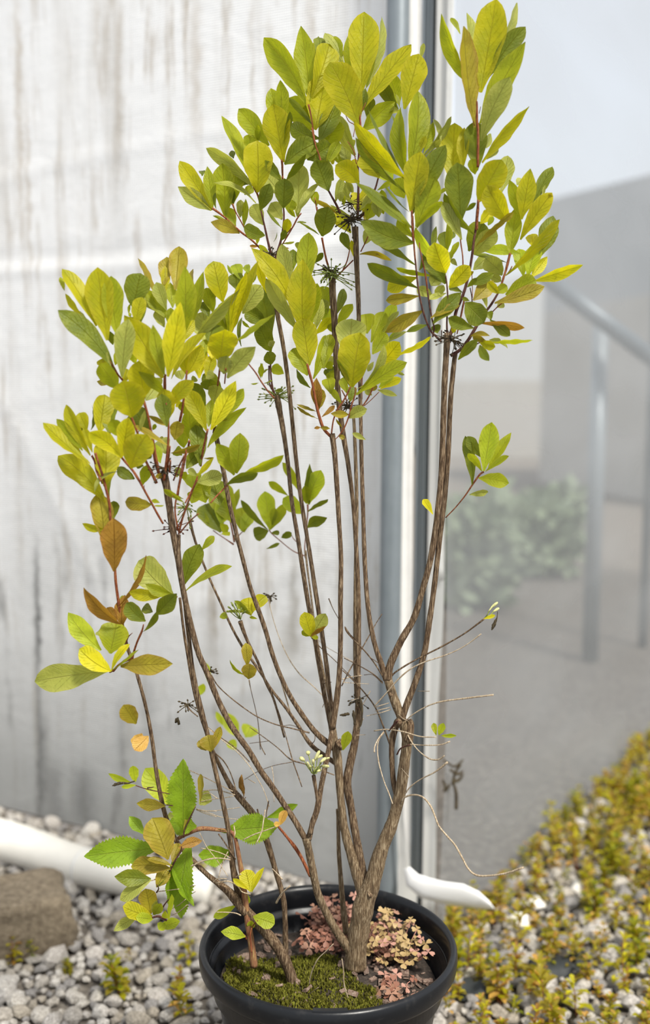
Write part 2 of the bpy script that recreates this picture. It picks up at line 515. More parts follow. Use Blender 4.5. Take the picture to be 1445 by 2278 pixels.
for j in range(nz + 1):
    for i in range(nx + 1):
        s_ = LW * i / nx; z = HW * j / nz
        e = 0.004 * math.sin(s_ * 5 + 0.7 * math.sin(z * 3)) + 0.002 * math.sin(z * 6 + s_ * 3)
        # sheet seams / tension folds: nearly level, sagging towards the post
        e += 0.0030 * ridge(z - (1.085 - 0.02 * math.sin(s_ * 2.6)), 0.012)
        e -= 0.0020 * ridge(z - (1.108 - 0.02 * math.sin(s_ * 2.6)), 0.020)
        e += 0.0018 * ridge(z - (1.27 - 0.03 * s_ + 0.015 * math.sin(s_ * 4)), 0.016)
        e += 0.0012 * ridge(z - (0.93 - 0.10 * s_ + 0.03 * math.sin(s_ * 5)), 0.03)
        for k, (sa, za, sb, zb, am) in enumerate(((0.02, 0.45, 0.55, 0.20, .010), (0.05, 0.28, 0.45, 0.10, .009), (0.0, 0.62, 0.6, 0.38, .007), (0.9, 0.9, 0.55, 0.35, .006), (0.05, 1.05, 0.5, 0.7, .006))):
            dx, dz = sb - sa, zb - za; ln = math.hypot(dx, dz)
            t_ = ((s_ - sa) * dx + (z - za) * dz) / ln / ln
            dd = ((s_ - sa) * dz - (z - za) * dx) / ln
            if -0.2 < t_ < 1.2: e += am * 0.35 * ridge(dd, 0.015) * max(0, 1 - (abs(t_ - 0.5) / 0.7) ** 2)
        e *= min(1.0, s_ / 0.05 + 0.1)
        p = WL_A + WLd * s_ + WLn * e
        v.append((p.x, p.y, z)); uv.append((s_, z))
for j in range(nz):
    for i in range(nx):
        a = j * (nx + 1) + i
        f.append((a, a + 1, a + nx + 2, a + nx + 1))
tag(mesh_obj('wall_left', v, f, CLOTH, uvs=uv), 'stained white woven plastic sheet wall', kind='structure')

def film_mat(name, milky, tint, rough=0.25):
    m, nt, out = mat(name)
    tc = N(nt, 'ShaderNodeTexCoord')
    uv = tc.outputs['UV']
    n1 = noise(nt, mapping(nt, uv, (1.6, 2.4, 1)).outputs[0], 1.6, 4, 0.55)
    n2 = noise(nt, mapping(nt, uv, (1.6, 5.0, 1), (0, 0, 0.35)).outputs[0], 1.0, 2, 0.5)
    col = mixc(nt, n1.outputs[0], tint, tuple(min(1, q * 0.9) for q in tint))
    dif = N(nt, 'ShaderNodeBsdfDiffuse'); nt.links.new(col, dif.inputs[0])
    trl = N(nt, 'ShaderNodeBsdfTranslucent'); nt.links.new(col, trl.inputs[0])
    mk = N(nt, 'ShaderNodeMixShader'); mk.inputs[0].default_value = 0.55
    nt.links.new(dif.outputs[0], mk.inputs[1]); nt.links.new(trl.outputs[0], mk.inputs[2])
    tp = N(nt, 'ShaderNodeBsdfTransparent'); tp.inputs[0].default_value = (0.93, 0.94, 0.95, 1)
    gl = N(nt, 'ShaderNodeBsdfGlossy'); gl.inputs['Roughness'].default_value = rough
    nt.links.new(bump(nt, n2.outputs[0], 0.4, 0.01), gl.inputs['Normal'])
    nt.links.new(bump(nt, n2.outputs[0], 0.12, 0.02), dif.inputs['Normal'])
    m1 = N(nt, 'ShaderNodeMixShader')
    fac = math_(nt, 'ADD', math_(nt, 'MULTIPLY', n2.outputs[0], 0.5), milky - 0.24)
    nt.links.new(fac, m1.inputs[0])
    nt.links.new(tp.outputs[0], m1.inputs[1]); nt.links.new(mk.outputs[0], m1.inputs[2])
    m2 = N(nt, 'ShaderNodeMixShader'); m2.inputs[0].default_value = 0.05
    nt.links.new(m1.outputs[0], m2.inputs[1]); nt.links.new(gl.outputs[0], m2.inputs[2])
    nt.links.new(m2.outputs[0], out.inputs[0])
    return m
FILM = film_mat('clear_film', 0.37, (0.57, 0.59, 0.60))
FILMW = film_mat('milky_film_fold', 0.86, (0.86, 0.85, 0.82), 0.4)
def film_sheet(name, A, d, n, length, h, z0, m, amp, label, fq=1.0, nx=70, nz=90):
    v, f, uv = [], [], []
    for j in range(nz + 1):
        for i in range(nx + 1):
            s_ = length * i / nx; z = z0 + (h - z0) * j / nz
            e = amp * (math.sin(s_ * 4.0 * fq + 1.3 * math.sin(z * 2.1)) + 0.5 * math.sin(z * 5 * fq + s_ * 6) + 0.35 * math.sin(s_ * 13 + z * 7))
            p = A + d * s_ + n * e
            v.append((p.x, p.y, z)); uv.append((s_, z))
    for j in range(nz):
        for i in range(nx):
            a = j * (nx + 1) + i
            f.append((a, a + 1, a + nx + 2, a + nx + 1))
    return tag(mesh_obj(name, v, f, m, uvs=uv), label, kind='structure')
film_sheet('wall_right', WR_A, WRd, WRn, 3.4, 2.5, 0.0, FILM, 0.006, 'clear plastic film wall with hazy view through it')

# corner frame -------------------------------------------------------
def steel_mat(name, c1, c2, rough=0.42):
    m, nt, out = mat(name)
    tc = N(nt, 'ShaderNodeTexCoord')
    n1 = noise(nt, mapping(nt, tc.outputs['Object'], (160, 160, 14)).outputs[0], 1.0, 5, 0.6)
    n2 = noise(nt, tc.outputs['Object'], 30, 4)
    c = mixc(nt, n1.outputs[0], c1, c2)
    c = mixc(nt, math_(nt, 'MULTIPLY', n2.outputs[0], 0.2), c, (0.45, 0.48, 0.50))
    principled(nt, out, c, rough, bump(nt, n1.outputs[0], 0.15, 0.001), 0.30)
    return m
STEEL = steel_mat('galvanised_steel', (0.11, 0.135, 0.15), (0.20, 0.225, 0.24))
STEEL2 = steel_mat('weathered_channel', (0.22, 0.25, 0.265), (0.38, 0.41, 0.42))
def plain(name, c, rough=0.6, sc=60, var=0.25, metal=0):
    m, nt, out = mat(name)
    tc = N(nt, 'ShaderNodeTexCoord')
    n1 = noise(nt, tc.outputs['Object'], sc, 5, 0.6)
    col = mixc(nt, math_(nt, 'MULTIPLY', n1.outputs[0], 1.0), tuple(q * (1 - var) for q in c), tuple(min(1, q * (1 + var)) for q in c))
    principled(nt, out, col, rough, bump(nt, n1.outputs[0], 0.25, 0.001), metal)
    return m
WHITE = plain('white_batten', (0.74, 0.73, 0.70), 0.5, 40, 0.12)
BLACKGAP = plain('black_gap_and_scrap', (0.022, 0.026, 0.028), 0.7, 90, 0.3)  # black of the shaded gap strip, shared by the plastic scraps

def xy_at(xp, Y):       # where the vertical line through photo column xp at mid height stands
    p = at(xp, 1139, Y)
    return p.x, p.y
# round post
px_, py_ = xy_at(872, 1.70)
mb = MB()
v, f = lathe([(0.0185, -0.02), (0.0185, 2.15), (0.0165, 2.155), (0.0165, 2.15)], px_, py_, 40)
mb.add(v, f)
post = tag(mb.build('trim_1', STEEL), 'round galvanised steel post at the corner', kind='structure')
# white wavy strip of film wrapped behind the post
def strip(name, x0, x1, Y, m, label, thick=0.006, amp=0.0, z0=0.0, z1=2.15, amp2=0.0, seed=0):
    """upright strip from column x0 to x1 with real thickness; edges may wander"""
    ax, ay = xy_at(x0, Y); bx, by = xy_at(x1, Y)
    v, f = [], []
    n = 80
    for j in range(n + 1):
        z = z0 + (z1 - z0) * j / n
        wob = amp * math.sin(z * 7 + seed) + amp * 0.6 * math.sin(z * 17 + 2 * seed)
        wob2 = amp2 * (math.sin(z * 6 + 1 + seed) + 0.5 * math.sin(z * 15))
        k = 5
        for i in range(k + 1):
            t = i / k
            x = ax + wob + (bx + wob2 - ax - wob) * t
            dz = 0.0015 * math.sin(t * 9 + z * 5 + seed) if amp or amp2 else 0
            v.append((x, ay + dz, z))
        for i in range(k + 1):
            t = 1 - i / k
            x = ax + wob + (bx + wob2 - ax - wob) * t
            dz = 0.0015 * math.sin(t * 9 + z * 5 + seed) if amp or amp2 else 0
            v.append((x, ay + thick + dz, z))
    m_ = 12
    for j in range(n):
        for i in range(m_):
            a = j * m_ + i; b = j * m_ + (i + 1) % m_
            f.append((a, b, b + m_, a + m_))
    f.append(tuple(range(m_))[::-1]); f.append(tuple(range(n * m_, (n + 1) * m_)))
    return tag(mesh_obj(name, v, f, m, uvs=[(p[0], p[2]) for p in v]), label, kind='structure')
strip('trim_2', 889, 920, 1.690, plain('white_film_wrap', (0.66, 0.645, 0.62), 0.5, 40, 0.12), 'white film wrapped behind the steel post', 0.004, 0.0, amp2=0.0015)
# lipped steel channel: base plate with two raised edges
mb = MB()
cx0, cy0 = xy_at(922, 1.70); cx1, _ = xy_at(943, 1.70)
box_mb(mb, (cx0, cy0, 0), (cx1, cy0 + 0.006, 2.15))
box_mb(mb, (cx0, cy0 - 0.010, 0), (cx0 + 0.0028, cy0, 2.15))
box_mb(mb, (cx0 + 0.0075, cy0 - 0.006, 0), (cx0 + 0.0105, cy0, 2.15))
box_mb(mb, (cx1 - 0.0028, cy0 - 0.010, 0), (cx1, cy0, 2.15))
tag(mb.build('trim_3', STEEL2, smooth=False), 'grey lipped steel channel right of the post', kind='structure')
strip('trim_4', 944.5, 952, 1.70, BLACKGAP, 'black strip painted as the shaded gap beside the channel', 0.004, 0.0)  # black strip stands in for the shade of an open gap
strip('trim_5', 952, 985, 1.66, FILMW, 'milky folded film edge hanging beside the dark gap', 0.003, 0.0, 0.0, 2.15, 0.0035, 3)
strip('trim_6', 975, 988, 1.652, WHITE, 'white batten strip at the edge of the clear film', 0.003, 0.0005, 0.55, 2.15, 0.0008, 5)

# inside / beyond the clear film --------------------------------------
def cyl(mb, a, b, r, seg=16):
    tube(mb, [Vector(a), Vector(b)], [r, r], seg)
mb = MB()

q = at(1322, 1139, 3.4); mb = MB(); cyl(mb, (q.x, q.y, 0), (q.x, q.y, at(1322, 725, 3.4).z), 0.026)
inner = empty('frame_post', (q.x, q.y, 0), 'grey steel frame post seen blurred through the clear film', 'post')
mb.build('upright', STEEL2, inner)
mb = MB(); a = at(1190, 600, 3.3); b = at(1520, 850, 3.3)
cyl(mb, a, b, 0.026)
mb.build('brace', STEEL, inner)
q = at(1440, 1139, 3.6); mb = MB(); cyl(mb, (q.x, q.y, 0), (q.x, q.y, 2.8), 0.016)
p2 = empty('frame_post', (q.x, q.y, 0), 'thin pale frame post at the far right edge behind the film', 'post')
mb.build('upright', STEEL2, p2)
# rear shed: long, low, grey sheeted, seen as a hazy block
GREYSHEET = plain('grey_sheeting', (0.44, 0.45, 0.45), 0.6, 3, 0.08)
PALESHEET = plain('pale_sheeting', (0.50, 0.47, 0.42), 0.6, 4, 0.1)
g0 = at(1215, 445, 11.0); g1 = at(1620, 345, 8.0)
gd = Vector((g1.x - g0.x, g1.y - g0.y, 0)); gn = Vector((-gd.y, gd.x, 0)).normalized() * 3.0
ht0, ht1 = g0.z, g1.z
tunnel = empty('greenhouse', (g0.x, g0.y, 0), 'grey sheeted greenhouse far behind the clear film', 'greenhouse')
def prism(a, b, n, z0a, z0b, z1a, z1b):
    v = [Vector((a.x, a.y, z0a)), Vector((b.x, b.y, z0b)), Vector((b.x, b.y, z0b)) + n, Vector((a.x, a.y, z0a)) + n,
         Vector((a.x, a.y, z1a)), Vector((b.x, b.y, z1b)), Vector((b.x, b.y, z1b)) + n, Vector((a.x, a.y, z1a)) + n]
    return v, [(0, 3, 2, 1), (4, 5, 6, 7), (0, 1, 5, 4), (1, 2, 6, 5), (2, 3, 7, 6), (3, 0, 4, 7)]
mb = MB(); mb.add(*prism(g0, g1, gn, 0, 0, 1.7, 1.7)); mb.build('wall', PALESHEET, tunnel, smooth=False)
mb = MB(); mb.add(*prism(g0, g1, gn, 1.7, 1.7, ht0, ht1)); mb.build('roof', GREYSHEET, tunnel, smooth=False)
h0 = at(960, 650, 16.0); h1 = at(1300, 585, 15.0); hn = Vector((0, 4, 0))
shed = empty('farm_shed', (h0.x, h0.y, 0), 'pale low farm shed at the horizon beyond the film', 'shed')
mb = MB(); mb.add(*prism(h0, h1, hn, 0, 0, 1.1, 1.1)); mb.build('wall', PALESHEET, shed, smooth=False)
mb = MB(); mb.add(*prism(h0, h1, hn, 1.1, 1.1, h0.z, h1.z)); mb.build('roof', plain('pale_roof', (0.62, 0.62, 0.61), 0.6, 4, 0.06), shed, smooth=False)
def hedge(name, xa, xb, Y, z0, z1, m, label, seed, n=900, sz=0.09):
    rng = random.Random(seed)
    mb = MB()
    a = at(xa, 1139, Y).x; b = at(xb, 1139, Y).x
    for i in range(n):
        x = rng.uniform(a, b); zt = z1 * (0.75 + 0.25 * math.sin(x * 3 + seed))
        p = Vector((x, Y + rng.uniform(-0.25, 0.25), rng.uniform(z0, max(z0 + 0.02, zt))))
        d = Vector((rng.uniform(-1, 1), rng.uniform(-1, 1), rng.uniform(-0.3, 1))).normalized() * sz * rng.uniform(0.6, 1.2)
        s = d.cross(Vector((rng.uniform(-1, 1), rng.uniform(-1, 1), 0.2))).normalized() * sz * 0.3
        mb.add([p, p + d * 0.5 + s, p + d, p + d * 0.5 - s], [(0, 1, 2, 3)])
    t = empty(name, ((a + b) / 2, Y, 0), label, 'shrub')
    mb.build('foliage', m, t)
    st = MB()
    for k in range(5):
        x = a + (b - a) * (k + 0.5) / 5
        cyl(st, (x, Y, 0), (x, Y, z0 + (z1 - z0) * 0.5), 0.009, 6)
    st.build('stem', m, t)
HEDGE = plain('hedge_green', (0.27, 0.33, 0.20), 0.6, 9, 0.4)
hedge('nursery_shrub', 1000, 1120, 4.4, 0.02, 0.62, HEDGE, 'dim green shrub seen through the film right of the stems', 4)
hedge('nursery_shrub', 1130, 1280, 5.2, 0.02, 0.55, HEDGE, 'hazy green shrub seen through the film near its middle', 9)

# ------------------------------------------------------------------ white roll along the wall foot
ROLL_M = plain('white_roll', (0.74, 0.71, 0.64), 0.55, 9, 0.16)
ctl = []
for (x, y, r) in ((-160, 1835, .037), (0, 1869, .036), (80, 1893, .034), (160, 1921, .032), (270, 1952, .030), (380, 1968, .028), (470, 1978, .027)):
    g = GP(x, y + 40, 0)
    c0 = GP(x, y, r)
    ctl.append((c0.x, c0.y, r + 0.001, r))
path = catmull(ctl, 8)
mb = MB(); rr = random.Random(5)
tube(mb, [p[:3] for p in path], [p[3] for p in path], 28, 0.0)
roll = empty('plastic_roll', (path[0][0], path[0][1], 0), 'thick white plastic roll lying along the foot of the left wall', 'pipe')
mb.build('tube', ROLL_M, roll)
for k in (9, 26, 40):
    mb = MB()
    p = Vector(path[k][:3]); q = Vector(path[k + 1][:3])
    tube(mb, [p, p + (q - p) * 0.35], [path[k][3] * 1.02] * 2, 28)
    mb.build('wrap_band', WHITE, roll)

# ------------------------------------------------------------------ rock at the left edge
def rock_mat(name, c1, c2, c3, sc=90):
    m, nt, out = mat(name)
    tc = N(nt, 'ShaderNodeTexCoord')
    n1 = noise(nt, tc.outputs['Object'], sc, 6, 0.7)
    n2 = noise(nt, tc.outputs['Object'], sc * 0.2, 4, 0.6)
    c = ramp(nt, [(0.32, c1), (0.52, c2), (0.72, c3)], n1.outputs[0])
    cc = mixc(nt, math_(nt, 'MULTIPLY', n2.outputs[0], 0.5), c.outputs[0], c2)
    principled(nt, out, cc, 0.9, bump(nt, n1.outputs[0], 0.9, 0.004))
    return m
ROCK = rock_mat('brown_rock', (0.075, 0.055, 0.035), (0.19, 0.15, 0.10), (0.34, 0.28, 0.20), 110)
rng = random.Random(11)
bm = bmesh.new()
bmesh.ops.create_cube(bm, size=1.0)
bmesh.ops.subdivide_edges(bm, edges=bm.edges[:], cuts=9, use_grid_fill=True)
from mathutils import noise as mn
for vtx in bm.verts:
    c = vtx.co
    k = (abs(c.x * 2) ** 12 + abs(c.y * 2) ** 12 + abs(c.z * 2) ** 12) ** (1 / 12)
    c /= max(k, 1e-6) * 1.0
    c.x -= 0.35 * c.z * (1 if c.x < 0 else 0.25)
    c.z -= 0.10 * c.x
    nz_ = mn.noise(c * 3.1) * 0.07 + mn.noise(c * 9) * 0.03
    c += c.normalized() * nz_
me = bpy.data.meshes.new('boulder')
RC = GP(30, 2150)
Mx = Matrix.Rotation(math.radians(24), 4, 'Z') @ Matrix.Diagonal((0.20, 0.13, 0.092, 1))
bm.transform(Mx)
zmin = min(vv.co.z for vv in bm.verts)
for vv in bm.verts: vv.co.z -= zmin + 0.008
bm.to_mesh(me); bm.free()
me.materials.append(ROCK)
for p in me.polygons: p.use_smooth = True
bo = bpy.data.objects.new('boulder', me); C.objects.link(bo); bo.location = (RC.x - 0.03, RC.y + 0.06, 0)
tag(bo, 'large brown flat-sided rock on the gravel at the left edge', 'rock')

# ------------------------------------------------------------------ gravel
POT = Vector((0.0065, 1.12, 0))
def stone_shape(seed, sub=2):
    r = random.Random(seed)
    b = bmesh.new()
    bmesh.ops.create_icosphere(b, subdivisions=sub, radius=1.0)
    planes = [(Vector((r.uniform(-1, 1), r.uniform(-1, 1), r.uniform(-1, 1))).normalized(), r.uniform(0.55, 0.85)) for _ in range(7)]
    for q in b.verts:
        for nrm, d in planes:
            k = q.co.dot(nrm)
            if k > d: q.co -= nrm * (k - d) * 0.9
        q.co += q.co.normalized() * mn.noise(q.co * 1.7 + Vector((seed, 0, 0))) * 0.16
        q.co.z *= 0.72
    v = np.array([q.co[:] for q in b.verts]); f = [tuple(x.index for x in p.verts) for p in b.faces]
    b.free()
    return v, f
def gravel_mat():
    m, nt, out = mat('gravel_stone')
    tc = N(nt, 'ShaderNodeTexCoord')
    at_ = N(nt, 'ShaderNodeAttribute'); at_.attribute_name = 'tone'
    geo = N(nt, 'ShaderNodeNewGeometry')
    oi = N(nt, 'ShaderNodeObjectInfo')
    n1 = noise(nt, geo.outputs['Position'], 330, 5, 0.7)
    c = ramp(nt, [(0.30, (0.19, 0.18, 0.165)), (0.5, (0.47, 0.45, 0.425)), (0.72, (0.80, 0.78, 0.75))], n1.outputs[0])
    cc = mixc(nt, 1.0, c.outputs[0], at_.outputs['Color'], 'MULTIPLY')
    principled(nt, out, cc, 0.85, bump(nt, n1.outputs[0], 0.7, 0.002))
    return m
GRAV = gravel_mat()
STN = [stone_shape(k, 1) for k in range(12)]
STN2 = [stone_shape(50 + k, 2) for k in range(12)]
TONES = [(0.80, 0.77, 0.72), (0.64, 0.61, 0.57), (0.50, 0.49, 0.49), (0.85, 0.83, 0.80), (0.70, 0.66, 0.60), (0.42, 0.41, 0.41), (0.76, 0.73, 0.70), (0.60, 0.55, 0.47)]
rng = random.Random(77)
spots = []
def side_left(p): return (p - WL_A).cross(WLd).z
def wall_ok(p):
    # in front of both walls
    a = (p - WL_A).dot(WLn) > 0.02 if p.x < WL_A.x + 0.05 else True
    b = (p - WR_A).dot(WRn) > 0.03 if p.x > WR_A.x - 0.03 else True
    return a and b
def visible(p, margin=60):
    d = RM.transposed() @ (p - CAM)
    if d.z > -0.05: return False
    x = 722.5 + F * d.x / -d.z; y = 1139 - F * d.y / -d.z
    return -margin < x < 1445 + margin and y < 2278 + margin * 1.5
grid = {}
def free(p, r):
    k = (int(p.x / 0.03), int(p.y / 0.03))
    for i in (-1, 0, 1):
        for j in (-1, 0, 1):
            for (q, r2) in grid.get((k[0] + i, k[1] + j), ()):
                if (q - p).length < (r + r2) * 0.72: return False
    return True
for it in range(60000):
    Y = 1.22 + (rng.random() ** 1.0) * 2.6
    X = rng.uniform(-0.34, 0.34) * Y * 1.05
    p = Vector((X, Y, 0))
    if Y < 1.22 or not visible(p) or not wall_ok(p): continue
    if (p - POT).length < 0.125: continue
    r = rng.choice((0.006, 0.008, 0.010, 0.012, 0.014)) * rng.uniform(0.85, 1.3)
    if rng.random() < 0.06: r *= 1.5
    if not free(p, r): continue
    grid.setdefault((int(p.x / 0.03), int(p.y / 0.03)), []).append((p, r))
    spots.append((p, r))
spots.sort(key=lambda s: -s[1] / (s[0] - CAM).length)
def hid(p):      # hidden behind the pot or the rock
    return (abs(p.x - 0.01 * p.y) < 0.14 * p.y / 1.12 + 0.0 and p.y < 1.65) or (p.x < -0.33 and 1.5 < p.y < 1.68)
vis_sp = [s for s in spots if not hid(s[0])]
big = vis_sp[:300]
bigset = set(id(s) for s in big)
for k, sdef in enumerate(big):
    p, r = sdef
    sv, sf = STN2[rng.randrange(12)]
    key = (k % 12, k % len(TONES))
    tn = TONES[rng.randrange(len(TONES))]
    name = 'gravel_stone'
    mk = ('stone', rng.randrange(12), rng.randrange(len(TONES)))
    me = bpy.data.meshes.get('stone_%d_%d' % (mk[1], mk[2]))
    if me is None:
        sv, sf = STN2[mk[1]]
        me = bpy.data.meshes.new('stone_%d_%d' % (mk[1], mk[2]))
        me.from_pydata([tuple(q) for q in sv], [], sf)
        me.polygons.foreach_set('use_smooth', [False] * len(me.polygons))
        ca = me.color_attributes.new('tone', 'FLOAT_COLOR', 'POINT')
        ca.data.foreach_set('color', np.tile(np.array(TONES[mk[2]] + (1,), dtype=np.float32), len(sv)))
        me.materials.append(GRAV)
    o = bpy.data.objects.new(name, me); C.objects.link(o)
    o.location = (p.x, p.y, r * 0.45)
    o.rotation_euler = (rng.uniform(-.4, .4), rng.uniform(-.4, .4), rng.uniform(0, 6.28))
    o.scale = (r * rng.uniform(1.0, 1.35), r * rng.uniform(0.85, 1.1), r)
    if p.x < 0: tag(o, 'larger pale grey broken stone in the gravel left of the pot', 'stone', 'larger gravel stones left of the pot')
    else: tag(o, 'larger pale stone in the gravel among the weeds right of the pot', 'stone', 'larger gravel stones right of the pot')
V, Fc, Co = [], [], []
nv = 0
for sdef in spots:
    if id(sdef) in bigset: continue
    p, r = sdef
    sv, sf = STN[rng.randrange(12)]
    M = np.array((Matrix.Rotation(rng.uniform(0, 6.28), 3, 'Z') @ Matrix.Rotation(rng.uniform(-.6, .6), 3, 'X') @ Matrix.Diagonal((r * rng.uniform(1, 1.35), r, r * rng.uniform(.8, 1.1)))))
    V.append(sv @ M.T + np.array((p.x, p.y, r * 0.4)))
    Fc += [tuple(i + nv for i in q) for q in sf]
    t = TONES[rng.randrange(len(TONES))]
    Co.append(np.tile(np.array(t + (1,), dtype=np.float32), (len(sv), 1)))
    nv += len(sv)
V = np.concatenate(V); Co = np.concatenate(Co)
tag(mesh_obj('gravel', V.tolist(), Fc, GRAV, smooth=False, cols=Co), 'bed of pale grey gravel covering the ground around the pot', 'gravel', kind='stuff')
for (x, y, r, nm) in ((1284, 1990, .0155, 'round white stone right of the pot, brightest among the weeds'),
                  (1190, 2030, .017, 'white stone in the weeds below and left of the brightest round one'),
                  (1155, 2065, .017, 'low white stone closest to the right side of the pot tag'),
                  (1232, 1925, .011, 'small cream stone above the brightest round stone')):
    g = GP(x, y)
    me = bpy.data.meshes.new('white_stone')
    sv, sf = stone_shape(int(x), 3)
    me.from_pydata([tuple(q) for q in sv], [], sf)
    me.polygons.foreach_set('use_smooth', [True] * len(me.polygons))
    me.materials.append(plain('white_quartz', (0.74, 0.71, 0.66), 0.6, 60, 0.1))
    o = bpy.data.objects.new('white_stone', me); C.objects.link(o)
    o.location = (g.x, g.y, r * 0.8); o.scale = (r * 1.1, r, r)
    tag(o, nm, 'stone')
for (x, y, w, h, a, lab) in ((1245, 2165, .05, .018, 20, 'black plastic scrap lying among the weeds right of the pot'),
                        (1035, 2215, .04, .02, -30, 'black plastic scrap tucked beside the right side of the pot')):
    g = GP(x, y)
    mb = MB(); R_ = Matrix.Translation((g.x, g.y, 0.012)) @ Matrix.Rotation(math.radians(a), 4, 'Z') @ Matrix.Rotation(0.35, 4, 'X')
    n = 8
    vv, ff = [], []
    for i in range(n + 1):
        t = i / n - 0.5
        vv += [R_ @ Vector((t * w * 2, -h, 0.004 * math.sin(i * 1.3))), R_ @ Vector((t * w * 2, h * (0.6 + 0.3 * math.sin(i * 2.1)), 0.006 + 0.004 * math.cos(i)))]
    vv += [q - Vector((0, 0, 0.0015)) for q in vv]
    m0 = 2 * (n + 1)
    for i in range(n):
        a_ = 2 * i
        ff += [(a_, a_ + 2, a_ + 3, a_ + 1), (m0 + a_, m0 + a_ + 1, m0 + a_ + 3, m0 + a_ + 2), (a_, m0 + a_, m0 + a_ + 2, a_ + 2), (a_ + 1, a_ + 3, m0 + a_ + 3, m0 + a_ + 1)]
    mb.add(vv, ff)
    tag(mb.build('plastic_scrap', BLACKGAP), lab, 'scrap')

# ------------------------------------------------------------------ small weeds on the gravel
def weed_leafset(rng, h, palette, whorls=4):
    """returns (stem MB, foliage MB) around the origin"""
    st, fo = MB(), MB()
    lean = Vector((rng.uniform(-.25, .25), rng.uniform(-.25, .25), 1)).normalized()
    nst = rng.choice((1, 2, 2, 3))
    for s_ in range(nst):
        ln = (lean + Vector((rng.uniform(-.5, .5), rng.uniform(-.5, .5), 0)) * (0.55 if s_ else 0.1)).normalized()
        hh = h * (1 if s_ == 0 else rng.uniform(0.5, 0.85))
        pts = [ln * (hh * k / 5) + Vector((0, 0, -0.004)) + Vector((math.sin(k + s_) * .0015, math.cos(k) * .0015, 0)) for k in range(6)]
        tube(st, pts, [0.0011 - 0.0001 * k for k in range(6)], 5)
        for w in range(whorls + 1):
            t = 0.25 + 0.75 * w / whorls
            b = ln * hh * t
            cnt = 6 if w == whorls else 3
            for k in range(cnt):
                a = 6.283 * k / cnt + w * 1.1 + s_
                el = rng.uniform(0.45, 1.0) if w == whorls else rng.uniform(-0.1, 0.7)
                d = Vector((math.cos(a) * math.cos(el), math.sin(a) * math.cos(el), math.sin(el)))
                L = h * rng.uniform(0.30, 0.48) * (0.7 if w == whorls else 1)
                side = d.cross(Vector((0, 0, 1)))
                if side.length < 0.1: side = Vector((1, 0, 0))
                side = side.normalized() * L * rng.uniform(0.16, 0.24)
                up = side.cross(d).normalized() * L * 0.08
                c = palette[rng.randrange(len(palette))]
                mi = LK.index(c)
                T = b + d * L - Vector((0, 0, L * 0.12))
                M1 = b + d * L * 0.45; M2 = b + d * L * 0.75
                fo.add([b, M1 + side * .85 + up, M1, M1 - side * .85 + up, M2 + side + up, M2, M2 - side + up, T],
                       [(0, 2, 1), (0, 3, 2), (1, 2, 5, 4), (2, 3, 6, 5), (4, 5, 7), (5, 6, 7)],
                       [(.5, 0), (1, .45), (.5, .45), (0, .45), (1, .75), (.5, .75), (0, .75), (.5, 1)], mi)
    return st, fo
WEEDS = []
wr = random.Random(303)
for k in range(10):
    pal = ['oyto', 'yYoo', 'otby', 'ydoy', 'tobo', 'oYot', 'ydyo', 'yoot', 'tyob', 'ooYb'][k]
    st, fo = weed_leafset(wr, [0.05, 0.06, 0.045, 0.055, 0.04, 0.07, 0.045, 0.06, 0.035, 0.05][k], pal)
    sm = st.build('stem', SHOOT if k % 2 else GSTALK); fm = fo.build('foliage', LMATS)
    C.objects.unlink(sm); C.objects.unlink(fm)
    WEEDS.append((sm, fm))
def place_weed(g, k, sc, rz, label, group):
    t = bpy.data.objects.new('gravel_weed', None); C.objects.link(t)
    t.empty_display_size = 0.01
    t.location = (g.x, g.y, 0.0); t.rotation_euler = (0, 0, rz); t.scale = (sc, sc, sc)
    tag(t, label, 'weed', group)
    for src in WEEDS[k]:
        c = src.copy(); C.objects.link(c); c.parent = t
wpts = []
tries = 0
while len(wpts) < 165 and tries < 40000:
    tries += 1
    x = wr.uniform(985, 1475); y = wr.uniform(1640, 2330)
    edge = 2075 - (x - 985) * 0.915 + 10
    if y < edge: continue
    d = y - edge
    dens = 1.0 if d < 230 else 0.62
    if x < 1090 and y > 2120: dens = 0.7
    if x > 1250 and y > 2100: dens *= 0.40
    if wr.random() > dens: continue
    g = GP(x, y)
    if (g - POT).length < 0.155 or (g - WR_A).dot(WRn) < 0.02: continue
    if any((g - q).length < 0.034 for q, _, _ in wpts): continue
    wpts.append((g, x, y))
wpts.sort(key=lambda q: -q[0].y)
for g, x, y in wpts:
    if g.y > 1.95: lab, gr = 'small yellowing weed rooted along the foot of the clear film', 'weeds along the film foot'
    elif g.y > 1.55: lab, gr = 'small yellow and orange weed growing in the gravel right of the pot', 'weeds in the gravel right of the pot'
    else: lab, gr = 'small green and orange weed in the near gravel at lower right', 'weeds in the near right gravel'
    big_ = wr.uniform(0.6, 1.05) * (1.0 if g.y < 1.95 else 1.12)
    place_weed(g, wr.randrange(10), big_, wr.uniform(0, 6.28), lab, gr)
for (x, y, k, sc, lab) in ((270, 2225, 3, 1.0, 'bright green weed standing alone in the left gravel'),
                       (75, 2140, 6, 0.7, 'little green weed at the foot of the brown rock'),
                       (155, 2170, 3, 0.4, 'tiny green sprout in the gravel between the rock and the lone weed'),
                       (285, 2140, 9, 0.35, 'tiny green sprout in the gravel above the lone weed'),
                       (395, 2215, 9, 0.7, 'green sprout in the gravel beside the left side of the pot'),
                       (420, 2150, 1, 0.7, 'yellow weed just left of the pot rim'),
                       (410, 2275, 0, 0.9, 'olive weed at the bottom edge left of the pot'),
                       (455, 2010, 1, 0.9, 'yellow weed behind the left side of the pot rim'),
                       (425, 2020, 2, 0.8, 'yellow and orange weed between the white roll and the pot')):
    place_weed(GP(x, y), k, sc, 0.7 * k, lab, None)
